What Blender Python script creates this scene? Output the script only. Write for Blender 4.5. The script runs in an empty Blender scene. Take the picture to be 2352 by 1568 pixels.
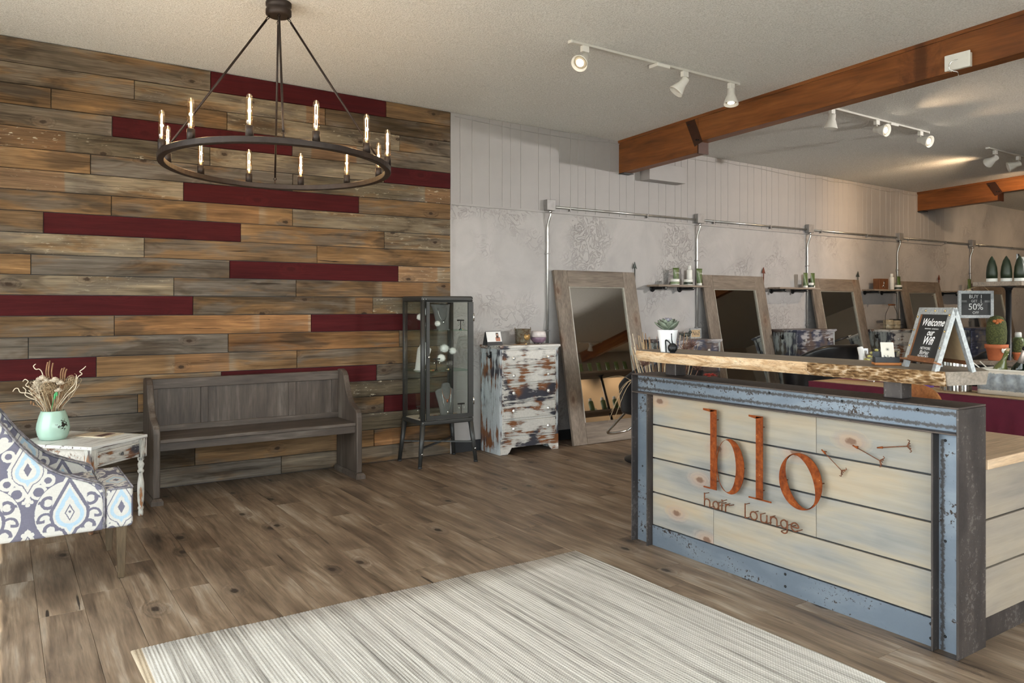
import bpy, bmesh, math, random
from mathutils import Vector, Matrix
random.seed(7)
PI = math.pi
SC = bpy.context.scene
C = SC.collection
# ------------------------------------------------------------------ camera
cam_d = bpy.data.cameras.new('camera'); cam = bpy.data.objects.new('camera', cam_d); C.objects.link(cam)
cam.location = (0, 0, 1.41)
cam.rotation_euler = (PI/2, 0, math.radians(56.35-90))
cam_d.sensor_width = 36; cam_d.lens = 1766.66/2352*36
cam_d.shift_y = -81/2352
cam_d.clip_start = .05
SC.camera = cam
# ------------------------------------------------------------------ world, sun, exposure
wd = bpy.data.worlds.new('sky'); SC.world = wd; wd.use_nodes = True
wn = wd.node_tree.nodes['Background']; wn.inputs[0].default_value = (.92, .96, 1.0, 1); wn.inputs[1].default_value = 4.0
sun_d = bpy.data.lights.new('sun', 'SUN'); sun = bpy.data.objects.new('sun', sun_d); C.objects.link(sun)
sun_d.energy = 9; sun_d.angle = .009; sun_d.color = (1, .93, .82)
sun.rotation_euler = Vector((-.545, -.05, 1.0)).to_track_quat('Z', 'Y').to_euler()
SC.view_settings.view_transform = 'Standard'; SC.view_settings.look = 'None'
SC.view_settings.gamma = 1; SC.view_settings.use_curve_mapping = False
SC.view_settings.exposure = 1.15
try:
    SC.cycles.use_denoising = True; SC.cycles.max_bounces = 8; SC.cycles.diffuse_bounces = 4; SC.cycles.glossy_bounces = 3; SC.cycles.use_adaptive_sampling = True; SC.cycles.adaptive_threshold = .1; SC.cycles.adaptive_min_samples = 16
    SC.cycles.transparent_max_bounces = 16; SC.cycles.sample_clamp_indirect = 6
except Exception: pass
def portal(name, loc, rot, sx, sy):
    d = bpy.data.lights.new(name, 'AREA'); o = bpy.data.objects.new(name, d); C.objects.link(o)
    d.shape = 'RECTANGLE'; d.size = sx; d.size_y = sy; d.cycles.is_portal = True
    o.location = loc; o.rotation_euler = rot

# ------------------------------------------------------------------ mesh helpers
class MB:
    def __init__(s): s.v = []; s.f = []; s.sm = []; s.M = None
    def add(s, vs, fs, smooth=False):
        n = len(s.v)
        for p in vs:
            p = Vector(p)
            if s.M is not None: p = s.M @ p
            s.v.append(p)
        for f in fs: s.f.append([i+n for i in f]); s.sm.append(smooth)
        return s
    def box(s, x0, x1, y0, y1, z0, z1):
        return s.add([(x0,y0,z0),(x1,y0,z0),(x1,y1,z0),(x0,y1,z0),(x0,y0,z1),(x1,y0,z1),(x1,y1,z1),(x0,y1,z1)],
            [(3,2,1,0),(4,5,6,7),(0,1,5,4),(1,2,6,5),(2,3,7,6),(3,0,4,7)])
    def taper(s, c0, s0, c1, s1):   # box frustum between two centred rectangles
        a = []
        for c, (w, d) in ((c0, s0), (c1, s1)):
            for i, j in ((-1,-1),(1,-1),(1,1),(-1,1)): a.append((c[0]+i*w/2, c[1]+j*d/2, c[2]))
        return s.add(a, [(3,2,1,0),(4,5,6,7),(0,1,5,4),(1,2,6,5),(2,3,7,6),(3,0,4,7)])
    def prism(s, pts, axis, a, b, smooth=False):   # outline in the other two axes (cyclic order), extruded a..b
        n = len(pts); vs = []
        for t in (a, b):
            for p, q in pts:
                vs.append({'x': (t,p,q), 'y': (p,t,q), 'z': (p,q,t)}[axis])
        fs = [list(range(n))[::-1], [i+n for i in range(n)]]
        s.add(vs, fs)
        k = len(s.v)-2*n
        for i in range(n):
            j = (i+1) % n; s.f.append([k+i, k+j, k+n+j, k+n+i]); s.sm.append(smooth)
        return s
    def ring(s, outer, inner, axis, a, b):   # plate with a hole, loops of equal length
        n = len(outer); vs = []
        for t in (a, b):
            for lp in (outer, inner):
                for p, q in lp: vs.append({'x': (t,p,q), 'y': (p,t,q), 'z': (p,q,t)}[axis])
        fs = []
        for i in range(n):
            j = (i+1) % n
            fs += [(i, j, n+j, n+i), (2*n+i, 3*n+i, 3*n+j, 2*n+j), (i, 2*n+i, 2*n+j, j), (n+i, n+j, 3*n+j, 3*n+i)]
        return s.add(vs, fs)
    def tube(s, pts, r, n=8, cap=True, smooth=True):
        pts = [Vector(p) for p in pts]; m = len(pts)
        rs = r if isinstance(r, (list, tuple)) else [r]*m
        vs = []; up = None
        for i, p in enumerate(pts):
            t = (pts[min(i+1, m-1)]-pts[max(i-1, 0)])
            if t.length < 1e-9: t = Vector((0,0,1))
            t.normalize()
            if up is None:
                up = Vector((0,0,1)) if abs(t.z) < .9 else Vector((1,0,0))
            u = (up - t*up.dot(t))
            if u.length < 1e-6: u = Vector((1,0,0)) - t*t.x
            u.normalize(); w = t.cross(u); up = u
            for k in range(n):
                a = 2*PI*k/n; vs.append(p + (u*math.cos(a)+w*math.sin(a))*rs[i])
        fs = []
        for i in range(m-1):
            for k in range(n):
                l = (k+1) % n; fs.append((i*n+k, i*n+l, (i+1)*n+l, (i+1)*n+k))
        s.add(vs, fs, smooth)
        if cap:
            k0 = len(s.v)-len(vs)
            s.f += [[k0+i for i in range(n)][::-1], [k0+(m-1)*n+i for i in range(n)]]; s.sm += [False, False]
        return s
    def lathe(s, prof, c=(0,0,0), n=24, axis=None, smooth=True):
        q = Vector(axis).normalized().to_track_quat('Z', 'Y').to_matrix() if axis is not None else Matrix.Identity(3)
        c = Vector(c); vs = []; m = len(prof)
        for r, z in prof:
            for k in range(n):
                a = 2*PI*k/n; vs.append(c + q @ Vector((r*math.cos(a), r*math.sin(a), z)))
        fs = [(i*n+k, i*n+(k+1) % n, (i+1)*n+(k+1) % n, (i+1)*n+k) for i in range(m-1) for k in range(n)]
        s.add(vs, fs, smooth)
        k0 = len(s.v)-len(vs)
        if prof[0][0] > 1e-6: s.f.append([k0+i for i in range(n)][::-1]); s.sm.append(False)
        if prof[-1][0] > 1e-6: s.f.append([k0+(m-1)*n+i for i in range(n)]); s.sm.append(False)
        return s
    def ell(s, c, r, n=12, m=8, q=None):
        vs = []; c = Vector(c)
        for i in range(m+1):
            th = PI*i/m
            for k in range(n):
                a = 2*PI*k/n; p = Vector((r[0]*math.sin(th)*math.cos(a), r[1]*math.sin(th)*math.sin(a), -r[2]*math.cos(th)))
                if q is not None: p = q @ p
                vs.append(c+p)
        fs = [(i*n+k, i*n+(k+1) % n, (i+1)*n+(k+1) % n, (i+1)*n+k) for i in range(m) for k in range(n)]
        return s.add(vs, fs, True)
    def grid(s, rows, smooth=True, closed=False):   # rows of points
        n = len(rows[0]); vs = [p for r in rows for p in r]
        fs = [(i*n+k, i*n+k+1, (i+1)*n+k+1, (i+1)*n+k) for i in range(len(rows)-1) for k in range(n-1)]
        return s.add(vs, fs, smooth)
def box(*a): return MB().box(*a)
def base_of(o):
    L = Vector((0,0,0))
    while o is not None: L += o.location; o = o.parent
    return L
def obj(name, mb, mat, parent=None, bevel=0, world=True, seg=2, color=None):
    me = bpy.data.meshes.new(name)
    off = base_of(parent) if (world and parent is not None) else Vector((0,0,0))
    me.from_pydata([tuple(p-off) for p in mb.v], [], mb.f)
    me.polygons.foreach_set('use_smooth', mb.sm)
    me.update()
    bm = bmesh.new(); bm.from_mesh(me); bmesh.ops.remove_doubles(bm, verts=bm.verts, dist=1e-6)
    bmesh.ops.recalc_face_normals(bm, faces=bm.faces); bm.to_mesh(me); bm.free()
    o = bpy.data.objects.new(name, me); C.objects.link(o)
    if mat: me.materials.append(mat)
    if parent is not None: o.parent = parent
    if bevel:
        b = o.modifiers.new('bevel', 'BEVEL'); b.width = bevel; b.segments = seg; b.limit_method = 'ANGLE'; b.angle_limit = math.radians(40)
        if seg > 1: b.harden_normals = False
    if color: o.color = (*color, 1) if len(color) == 3 else color
    return o
def tag(o, label, cat, group=None):
    o['label'] = label; o['category'] = cat
    if group: o['group'] = group
    return o
def thing(name, label, cat, loc=(0,0,0), group=None):
    o = bpy.data.objects.new(name, None); C.objects.link(o); o.location = loc; o.empty_display_size = .05
    return tag(o, label, cat, group)
def struct(name, mb, mat, label=None):
    o = obj(name, mb, mat); o['kind'] = 'structure'
    if label: o['label'] = label
    return o
def dup(root, loc, label, rotz=None):
    r = root.copy(); C.objects.link(r); r.location = loc; r['label'] = label
    if rotz is not None: r.rotation_euler = (0,0,rotz)
    for ch in list(root.children):
        c = ch.copy(); C.objects.link(c); c.parent = r
        for gch in list(ch.children):
            d = gch.copy(); C.objects.link(d); d.parent = c
    return r
def text_mb(txt, size, shear=0, offset=0, space=1, align='CENTER'):
    cu = bpy.data.curves.new('t', 'FONT'); cu.body = txt; cu.size = size; cu.shear = shear; cu.offset = offset; cu.space_character = space
    cu.align_x = align; cu.resolution_u = 3
    o = bpy.data.objects.new('t', cu); C.objects.link(o)
    dg = bpy.context.evaluated_depsgraph_get(); me = bpy.data.meshes.new_from_object(o.evaluated_get(dg))
    mb = MB(); mb.v = [v.co.copy() for v in me.vertices]; mb.f = [list(p.vertices) for p in me.polygons]; mb.sm = [False]*len(mb.f)
    bpy.data.objects.remove(o); bpy.data.meshes.remove(me)
    return mb
def place(mb, M):
    mb.v = [M @ p for p in mb.v]; return mb
def frame(o, ex, ey, ez):   # matrix from an origin and three axes
    M = Matrix.Identity(4)
    for i, a in enumerate((ex, ey, ez)):
        for r in range(3): M[r][i] = a[r]
    for r in range(3): M[r][3] = o[r]
    return M
def catmull(pts, k=6):
    P = [Vector(p) for p in pts]; out = []
    for i in range(len(P)-1):
        a = P[max(i-1,0)]; b = P[i]; c = P[i+1]; d = P[min(i+2,len(P)-1)]
        for j in range(k):
            t = j/k
            out.append(.5*((2*b)+(c-a)*t+(2*a-5*b+4*c-d)*t*t+(3*b-a-3*c+d)*t*t*t))
    out.append(P[-1]); return out

# ------------------------------------------------------------------ node helpers
class E:
    def __init__(s, g, k): s.g = g; s.k = k
    def _m(s, op, o, r=False): return s.g.M(op, o, s) if r else s.g.M(op, s, o)
    def __add__(s, o): return s._m('ADD', o)
    __radd__ = __add__
    def __mul__(s, o): return s._m('MULTIPLY', o)
    __rmul__ = __mul__
    def __sub__(s, o): return s._m('SUBTRACT', o)
    def __rsub__(s, o): return s._m('SUBTRACT', o, True)
    def __truediv__(s, o): return s._m('DIVIDE', o)
    def __neg__(s): return s*-1
class G:
    def __init__(s, name):
        s.m = bpy.data.materials.new(name); s.m.use_nodes = True; s.t = s.m.node_tree; s.t.nodes.clear()
        s.out = s.t.nodes.new('ShaderNodeOutputMaterial'); s._c = {}
    def put(s, sock, v):
        if isinstance(v, E): v = v.k
        if hasattr(v, 'is_output') or isinstance(v, bpy.types.NodeSocket): s.t.links.new(v, sock)
        elif v is not None:
            if sock.type == 'RGBA' and len(v) == 3: v = (*v, 1)
            sock.default_value = v
    def n(s, ty, ins=None, **kw):
        nd = s.t.nodes.new('ShaderNode'+ty)
        for k, v in kw.items(): setattr(nd, k, v)
        for k, v in (ins or {}).items(): s.put(nd.inputs[k], v)
        return nd
    def M(s, op, a, b=None, c=None, clamp=False):
        nd = s.n('Math', {0: a}, operation=op, use_clamp=clamp)
        if b is not None: s.put(nd.inputs[1], b)
        if c is not None: s.put(nd.inputs[2], c)
        return E(s, nd.outputs[0])
    def mn(s, a, b): return s.M('MINIMUM', a, b)
    def mx(s, a, b): return s.M('MAXIMUM', a, b)
    def ab(s, a): return s.M('ABSOLUTE', a)
    def ln(s, a, b): return s.M('SQRT', a*a+b*b)
    def st(s, a, lo, hi):   # smooth step
        nd = s.n('MapRange', {0: a, 1: lo, 2: hi, 3: 0.0, 4: 1.0}, interpolation_type='SMOOTHSTEP'); return E(s, nd.outputs[0])
    def coord(s, k='Object'):
        if k not in s._c: s._c[k] = s.n('TexCoord').outputs[k]
        return s._c[k]
    def vm(s, op, a, b): return s.n('VectorMath', {0: a, 1: b}, operation=op).outputs[0]
    def info(s, k): return s.n('ObjectInfo').outputs[k]
    def oco(s, rnd=True):   # object coordinates with a random shift for each object
        if 'o' in s._c: return s._c['o']
        v = s.coord()
        if rnd:
            r = E(s, s.info('Random'))
            v = s.vm('ADD', v, s.n('CombineXYZ', {0: r*41.0, 1: r*23.7, 2: r*67.3}).outputs[0])
        s._c['o'] = v; return v
    def sc(s, v, k): return s.vm('MULTIPLY', v, k)
    def noise(s, v, scale=1, detail=4, rough=.55, dist=0, col=False):
        nd = s.n('TexNoise', {'Vector': v, 'Scale': scale, 'Detail': detail, 'Roughness': rough, 'Distortion': dist})
        return nd.outputs[1] if col else E(s, nd.outputs[0])
    def vor(s, v, scale=1, out=0, rand=1, feat='F1'):
        nd = s.n('TexVoronoi', {'Vector': v, 'Scale': scale, 'Randomness': rand}, feature=feat); return E(s, nd.outputs[out])
    def ramp(s, f, stops):
        nd = s.n('ValToRGB', {0: f}); r = nd.color_ramp
        while len(r.elements) < len(stops): r.elements.new(.5)
        for e, (p, c) in zip(r.elements, stops): e.position = p; e.color = (*c, 1) if len(c) == 3 else c
        return nd.outputs[0]
    def mix(s, f, a, b, mode='MIX'):
        nd = s.n('Mix', {0: f, 6: a, 7: b}, data_type='RGBA', blend_type=mode); return nd.outputs[2]
    def xyz(s, v):
        nd = s.n('SeparateXYZ', {0: v}); return [E(s, o) for o in nd.outputs]
    def bsdf(s, col, rough=.5, metal=0, h=None, bs=.3, bd=.01, spec=.5, **kw):
        p = s.n('BsdfPrincipled', {'Base Color': col, 'Roughness': rough, 'Metallic': metal, 'Specular IOR Level': spec})
        for k, v in kw.items(): s.put(p.inputs[k.replace('_', ' ')], v)
        if h is not None:
            b = s.n('Bump', {'Strength': bs, 'Distance': bd, 'Height': h}); s.t.links.new(b.outputs[0], p.inputs['Normal'])
        s.t.links.new(p.outputs[0], s.out.inputs[0]); return s.m
def plain(name, col, rough=.5, metal=0, var=.12, scale=30, bump=0, spec=.5, **kw):
    g = G(name); f = g.noise(g.coord(), scale, 3)
    lo = tuple(c*(1-var) for c in col); hi = tuple(min(1, c*(1+var)) for c in col)
    return g.bsdf(g.ramp(f, [(.3, lo), (.7, hi)]), rough, metal, h=(f if bump else None), bs=bump, bd=.002, spec=spec, **kw)
def glow(name, col, strength):
    g = G(name); e = g.n('Emission', {0: col, 1: strength}); g.t.links.new(e.outputs[0], g.out.inputs[0]); return g.m
def thin_glass(name, tint=(.96,.98,.97), refl=.06, rough=.02):
    g = G(name)
    tr = g.n('BsdfTransparent', {0: tint}); gl = g.n('BsdfGlossy', {0: (1,1,1), 'Roughness': rough})
    fr = g.n('LayerWeight', {0: .25}); f = E(g, fr.outputs[1])*.3+refl
    mx = g.n('MixShader', {0: f, 1: tr.outputs[0], 2: gl.outputs[0]}); g.t.links.new(mx.outputs[0], g.out.inputs[0]); return g.m
def wood(name, axis, stops, along=1.6, across=26, rough=.6, tint=False, bump=.25, knots=0, kcol=(.08,.04,.02), rnd=True, mott=.35, kscale=3.0, specks=0, spec=.35, flat=None, patch=None, bands=0, cracks=0, fine_amt=.55, con=1.6, kthr=.5, ksize=.085):
    g = G(name); o = g.oco(rnd)
    if flat is not None: o = g.sc(o, tuple(0.0 if i == flat else 1.0 for i in range(3)))
    wv = [3.5]*3; wv[axis] = .9
    warp = g.noise(g.sc(o, tuple(wv)), 1, 2)
    k = [across]*3; k[axis] = along
    wo = g.n('CombineXYZ', {0: warp*2.4, 1: warp*2.4, 2: warp*2.4}).outputs[0]
    xs = g.xyz(o); al = xs[axis]; ac = xs[[i for i in range(3) if i not in (axis, flat)][0]]
    on = a = None
    if knots:      # knots sit in a flat cell pattern; the grain swells around them
        kv = g.n('CombineXYZ', {0: al*kscale*.62, 1: ac*kscale*1.15, 2: 0.0}).outputs[0]
        vo = g.n('TexVoronoi', {'Vector': kv, 'Scale': 1.0, 'Randomness': .95}, voronoi_dimensions='2D')
        d = E(g, vo.outputs[0]) + (g.noise(g.sc(o, (60, 60, 60)), 1, 2)-.5)*.05
        pick = g.xyz(vo.outputs[1])[0]
        on = g.st(pick, kthr, kthr+.02)
        a = (1-g.st(d, ksize*.5, ksize))*on; halo = (1-g.st(d, ksize*.6, ksize*3.2))*on
        wo = g.vm('ADD', wo, g.n('CombineXYZ', {0: halo*1.6, 1: halo*1.6, 2: halo*1.6}).outputs[0])
    p = g.vm('ADD', g.sc(o, tuple(k)), wo)
    n1 = g.noise(p, 1, 5, .62, .4)
    k2 = [across*4.5]*3; k2[axis] = along*3
    fine = g.noise(g.sc(o, tuple(k2)), 1, 3, .65)
    bv = [5.0]*3; bv[axis] = 1.3
    big = g.noise(g.sc(o, tuple(bv)), 1, 3, .6)
    f = n1*(1-mott) + big*mott
    f = (f-.5)*con+.5
    col = g.ramp(f, stops)
    base = None
    if tint: base = g.info('Color')
    if patch:
        for j, (pc, amt) in enumerate(patch):
            pv = [6.5]*3; pv[axis] = 1.5
            pn = g.noise(g.vm('ADD', g.sc(o, tuple(pv)), (3.1+7*j, 1.7+3*j, 5.9*j)), 1, 4, .62, .5)
            base = g.mix(g.st(pn, .50, .64)*amt, base, pc)
    if bands:
        b1 = g.n('TexNoise', {'Vector': g.n('CombineXYZ', {0: al*1.05+warp*.02, 1: 0.0, 2: 0.0}).outputs[0], 'Scale': 1.0, 'Detail': 0.0}, noise_dimensions='3D')
        be = E(g, b1.outputs[0]); m = g.st(be, .665, .675)*bands
        base = g.mix(m*.65, base, (.235,.125,.058)); base = g.mix(g.st(be, .61, .66)*(1-g.st(be, .665, .675))*g.st(fine, .35, .6)*.45, base, (.27,.235,.185))
    if base is not None: col = g.mix(1.0, col, base, 'MULTIPLY')
    col = g.mix(fine_amt, col, g.ramp(fine, [(.3, (.42,.42,.42)), (.62, (1.12,1.12,1.12))]), 'MULTIPLY')
    if cracks:
        cv = [34]*3; cv[axis] = .95
        cn = g.noise(g.vm('ADD', g.sc(o, tuple(cv)), wo), 1, 3, .6); zn = g.noise(g.sc(o, (2.3, 2.3, 2.3)), 1, 1)
        col = g.mix(g.st(cn, .665, .70)*g.st(zn, .45, .58)*cracks, col, tuple(c*.5 for c in kcol))
    if knots:
        col = g.mix(halo*knots*.45, col, tuple(min(1, c*2.6) for c in kcol)); col = g.mix(a*knots, col, kcol)
    if specks:
        ks = tuple(14 if i == axis else 45 for i in range(3))
        sp = g.noise(g.sc(o, ks), 1, 3, .7); zone = g.noise(g.sc(o, tuple(1.2 if i == axis else 5.0 for i in range(3))), 1, 2)
        alf = E(g, g.info('Alpha'))
        m = g.st(sp, .59, .65)*g.st(zone, .42, .6)*(1-alf)*specks
        col = g.mix(m, col, (.5, .45, .34))
    return g.bsdf(col, rough, h=n1*.6+fine*.4, bs=bump, bd=.004, spec=spec)
def distress(name, axis, paint, under, dark, amount=.5, scale=7, rough=.5):
    g = G(name); o = g.coord()
    k = [scale*3.4]*3; k[axis] = scale*.42
    a = g.noise(g.sc(o, tuple(k)), 1, 6, .7, .3)
    zone = g.noise(o, scale*.55, 2, .5)
    m = a*.6+zone*.55
    t = .72-amount*.22
    bare = g.st(m, t, t+.035)
    zone2 = g.noise(g.vm('ADD', o, (7.3, 2.1, 5.5)), scale*.5, 2)
    under_c = g.mix(g.st(zone2, .44, .56), dark, under)
    edge = g.st(m, t-.05, t)*.6
    col = g.mix(edge, paint, tuple(.55*p+.2*d for p, d in zip(paint, dark)))
    col = g.mix(bare, col, under_c)
    col = g.mix(.4, col, g.ramp(g.noise(o, 60, 2), [(.3,(.75,.75,.75)),(.7,(1.08,1.08,1.08))]), 'MULTIPLY')
    return g.bsdf(col, rough, h=g.M('SUBTRACT', 1, bare), bs=.3, bd=.002)
# ------------------------------------------------------------------ materials
BARN = wood('barn_wood', 0, [(.15,(.34,.31,.28)),(.40,(.78,.75,.70)),(.60,(1.05,1.02,.97)),(.85,(1.5,1.45,1.38))], along=1.1, across=34, rough=.8, tint=True, bump=.6, knots=.9, kcol=(.035,.022,.014), mott=.5, specks=.9, spec=.15, flat=1, patch=[((.215,.125,.055),.75),((.135,.115,.095),.8),((.06,.042,.027),.7)], bands=.9, cracks=.9, con=2.3, kthr=.62, kscale=3.2, ksize=.06, fine_amt=.7)
REDP = wood('red_stained_plank', 0, [(.2,(.036,.0045,.0052)),(.6,(.064,.0075,.0085)),(.9,(.085,.0105,.0115))], along=1.3, across=26, rough=.7, bump=.3, knots=.6, kcol=(.03,.004,.004), spec=.12, flat=1, fine_amt=.35)
FLOORW = wood('floor_wood', 1, [(.08,(.036,.025,.017)),(.34,(.128,.088,.058)),(.58,(.22,.158,.106)),(.88,(.38,.315,.25))], along=1.4, across=22, rough=.45, bump=.35, knots=.85, kcol=(.022,.016,.013), mott=.5, kscale=2.6, spec=.35, flat=2, cracks=.9, con=2.2, kthr=.5, ksize=.07)
PEW = wood('pew_wood', 0, [(.2,(.042,.031,.024)),(.55,(.080,.061,.048)),(.9,(.165,.138,.115))], along=2, across=20, rough=.5, bump=.15, mott=.6, con=2.0)
PEWZ = wood('pew_wood_upright', 2, [(.2,(.042,.031,.024)),(.55,(.080,.061,.048)),(.9,(.165,.138,.115))], along=2, across=20, rough=.5, bump=.15, mott=.6, con=2.0)
MIRX = wood('mirror_frame_wood_rail', 0, [(.2,(.10,.075,.055)),(.55,(.20,.16,.125)),(.9,(.30,.25,.2))], along=2, across=22, rough=.6, bump=.2, knots=.6, mott=.55)
MIRZ = wood('mirror_frame_wood_stile', 2, [(.2,(.10,.075,.055)),(.55,(.20,.16,.125)),(.9,(.30,.25,.2))], along=2, across=22, rough=.6, bump=.2, knots=.6, mott=.55)
BEAM = wood('beam_wood', 1, [(.2,(.085,.026,.008)),(.5,(.20,.066,.017)),(.9,(.34,.13,.038))], along=.9, across=14, rough=.42, bump=.1, knots=.7, kcol=(.05,.016,.006), rnd=False, mott=.45, kscale=2.2, fine_amt=.3, kthr=.4)
PINE = wood('grey_washed_pine', 1, [(.08,(.15,.155,.16)),(.36,(.255,.245,.225)),(.58,(.325,.285,.225)),(.88,(.37,.285,.19))], along=.7, across=8, rough=.6, bump=.1, knots=.9, kcol=(.15,.085,.055), mott=.62, kscale=3.3, flat=0, fine_amt=.22, con=2.1, kthr=.3, spec=.25, ksize=.075)
PINEX = wood('grey_washed_pine_end', 0, [(.10,(.15,.135,.12)),(.36,(.23,.195,.16)),(.60,(.285,.235,.18)),(.88,(.32,.24,.17))], along=.8, across=9, rough=.6, bump=.1, knots=.8, kcol=(.15,.085,.055), mott=.6, kscale=3.0, flat=1, fine_amt=.22, con=1.5, kthr=.4, spec=.25)
SLABT = wood('slab_top_wood', 1, [(.2,(.14,.113,.088)),(.55,(.235,.195,.155)),(.9,(.32,.27,.21))], along=1.5, across=20, rough=.5, bump=.2, rnd=False, mott=.5)
BUTCH = wood('worktop_wood', 0, [(.2,(.42,.28,.17)),(.55,(.56,.40,.26)),(.9,(.64,.48,.33))], along=2, across=18, rough=.45, bump=.1, rnd=False)
SHELFW = wood('shelf_board_wood', 0, [(.2,(.16,.12,.09)),(.55,(.28,.22,.17)),(.9,(.40,.33,.26))], along=2, across=24, rough=.6, bump=.2)
LEGW = wood('chair_leg_wood', 2, [(.2,(.05,.034,.018)),(.55,(.105,.072,.040)),(.9,(.16,.115,.07))], along=3, across=30, rough=.45, bump=.1)
BENTW = wood('bent_chair_wood', 0, [(.2,(.26,.09,.03)),(.55,(.40,.16,.055)),(.9,(.52,.24,.09))], along=2, across=14, rough=.35, bump=.05)
def plaster_mat():
    g = G('grey_plaster'); o = g.coord()
    n = g.noise(o, 2.2, 4, .6, 1.5); tr = g.noise(o, 7.5, 5, .6, 2.2); zone = g.st(g.noise(o, 1.4, 2), .45, .62)
    scr = g.st(g.ab(tr-.5), .0, .035)
    col = g.ramp(n, [(.3,(.36,.345,.335)),(.7,(.43,.41,.40))])
    col = g.mix((1-scr)*zone*.4, col, (.22,.19,.18))
    fine = g.noise(o, 60, 2)
    return g.bsdf(col, .62, h=(1-scr)*zone*.8+n*.6+fine*.12, bs=.7, bd=.006, spec=.3)
PLAST = plaster_mat()
GREYSHADE = plain('grey_paint_shaded', (.335,.317,.308), .5, var=.05, scale=3, spec=.3)  # same grey as the wall, with the upper wall's shade mixed into the colour
def popcorn():
    g = G('popcorn_ceiling'); o = g.coord()
    a = g.noise(o, 85, 3, .6); b = g.vor(o, 110)
    h = a*.7+(1-b)*.4
    col = g.ramp(a, [(.35,(.60,.59,.56)),(.55,(.74,.73,.70)),(.7,(.80,.79,.765))])
    return g.bsdf(col, .95, h=h, bs=.75, bd=.008, spec=.1)
CEIL = popcorn()
BEIGE = plain('beige_wall_paint', (.55,.47,.38), .7, var=.04, scale=2)
def steel(name, c1, c2, c3, axis=1, worn=False):
    g = G(name); o = g.coord(); k = [6]*3; k[axis] = 2.2
    n = g.noise(g.sc(o, tuple(k)), 1.2, 4, .55, .2); p = g.noise(o, 55, 4, .7); s_ = g.noise(g.sc(o, tuple(3 if i == axis else 60 for i in range(3))), 1, 3)
    col = g.mix(g.st(n, .35, .7), c1, c2)
    col = g.mix(g.st(p*.6+n*.4+s_*.15, .64, .68), col, c3)
    if worn:      # mill scale worn brown along the flange roots
        x_, y_, z_ = g.xyz(o); w1 = g.mn(g.ab(z_-.972), g.ab(z_-.918)); hi = g.st(z_, .90, .905)
        w2 = g.mx(g.mn(g.ab(y_+.853), g.mn(g.ab(y_+.925), g.ab(y_-.86))), g.st(z_, .86, .9)*.2)
        wl = g.mn(w1+(1-hi), w2+hi)
        col = g.mix(g.st(wl+(g.noise(o, 75, 4, .7)-.5)*.035, .011, .003)*.85, col, (.050,.040,.034))
    return g.bsdf(col, g.M('ADD', .38, p*.2), .55, h=p, bs=.06, bd=.002)
STEELB = steel('blue_mill_scale_steel', (.155,.19,.235), (.225,.265,.31), (.045,.032,.026), worn=True)
STEELD = steel('dark_mill_scale_steel', (.050,.042,.040), (.082,.068,.062), (.14,.12,.11), 2)
STEELT = steel('brown_steel_top', (.072,.056,.050), (.105,.083,.072), (.05,.04,.036))
def rust():
    g = G('rusted_steel'); o = g.coord(); n = g.noise(o, 26, 5, .65); p = g.noise(o, 120, 3)
    col = g.ramp(n, [(.28,(.085,.017,.005)),(.5,(.185,.041,.008)),(.72,(.28,.074,.015))])
    col = g.mix(g.st(p*.5+n*.5, .64, .67), col, (.5,.38,.2))
    return g.bsdf(col, .8, .1, h=p, bs=.3, bd=.002, spec=.2)
RUST = rust()
RUSTD = plain('dark_rusted_rod', (.14,.045,.016), .7, .2, var=.4, scale=60)
W_, BR_, BK_ = (.62,.60,.56), (.22,.085,.03), (.045,.045,.06)
DISX = distress('distressed_white_front', 0, W_, BR_, BK_, .60, 8.5)
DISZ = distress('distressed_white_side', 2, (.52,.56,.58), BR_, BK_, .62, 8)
DISB = distress('distressed_grey_front', 0, (.36,.35,.36), (.10,.07,.06), (.04,.045,.075), .95, 8)
DISBZ = distress('distressed_grey_side', 2, (.34,.37,.36), (.09,.08,.06), (.04,.045,.065), .7, 8)
DISBL = distress('distressed_blue_front', 0, (.20,.22,.33), (.30,.28,.26), (.07,.085,.16), .75, 6)
DIST = distress('distressed_table_paint', 0, (.62,.59,.54), (.26,.11,.045), (.05,.05,.06), .55, 9)
DISTZ = distress('distressed_table_leg_paint', 2, (.60,.59,.54), (.30,.13,.05), (.06,.06,.065), .65, 11)
def table_top_mat():
    g = G('striped_white_tabletop'); x, y, z = g.xyz(g.coord())
    n = g.noise(g.sc(g.coord(), (3, 60, 60)), 1, 4, .6); col = g.mix(g.st(n, .56, .62), (.66,.66,.63), (.13,.10,.10))
    return g.bsdf(col, .35)
TTOP = table_top_mat()
BRONZE = plain('dark_bronze', (.040,.030,.026), .45, .6, var=.2, scale=20)
BLACKM = plain('black_pipe_metal', (.018,.018,.019), .42, .5)
CABM = plain('charcoal_cabinet_metal', (.034,.035,.033), .4, .2, var=.06)
CHROME = plain('chrome', (.72,.72,.70), .16, 1, var=.03)
GALV = plain('galvanised_conduit', (.50,.50,.48), .33, .9, var=.12, scale=14)
BOXM = plain('grey_conduit_box', (.26,.25,.245), .5, .3)
WHITEM = plain('white_lamp_enamel', (.70,.68,.63), .45, 0, var=.03)
TRACKM = plain('white_track_enamel', (.56,.54,.49), .5, 0, var=.03)
VINYL = plain('black_vinyl_base', (.022,.023,.026), .5)
LEATHER = plain('black_leather', (.008,.008,.009), .32, 0, var=.2, scale=60, bump=.1)
GLASS = thin_glass('clear_glass', refl=.02)
GLASSE = thin_glass('green_shelf_glass', (.80,.93,.88), .10)
g = G('mirror_glass'); MIRROR = g.bsdf((.56,.55,.52), .02, 1.0)
SEALM = plain('mirror_edge_bead', (.34,.32,.27), .4)
WHITEP = plain('white_ceramic', (.80,.80,.80), .3, 0, var=.02)
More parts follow.
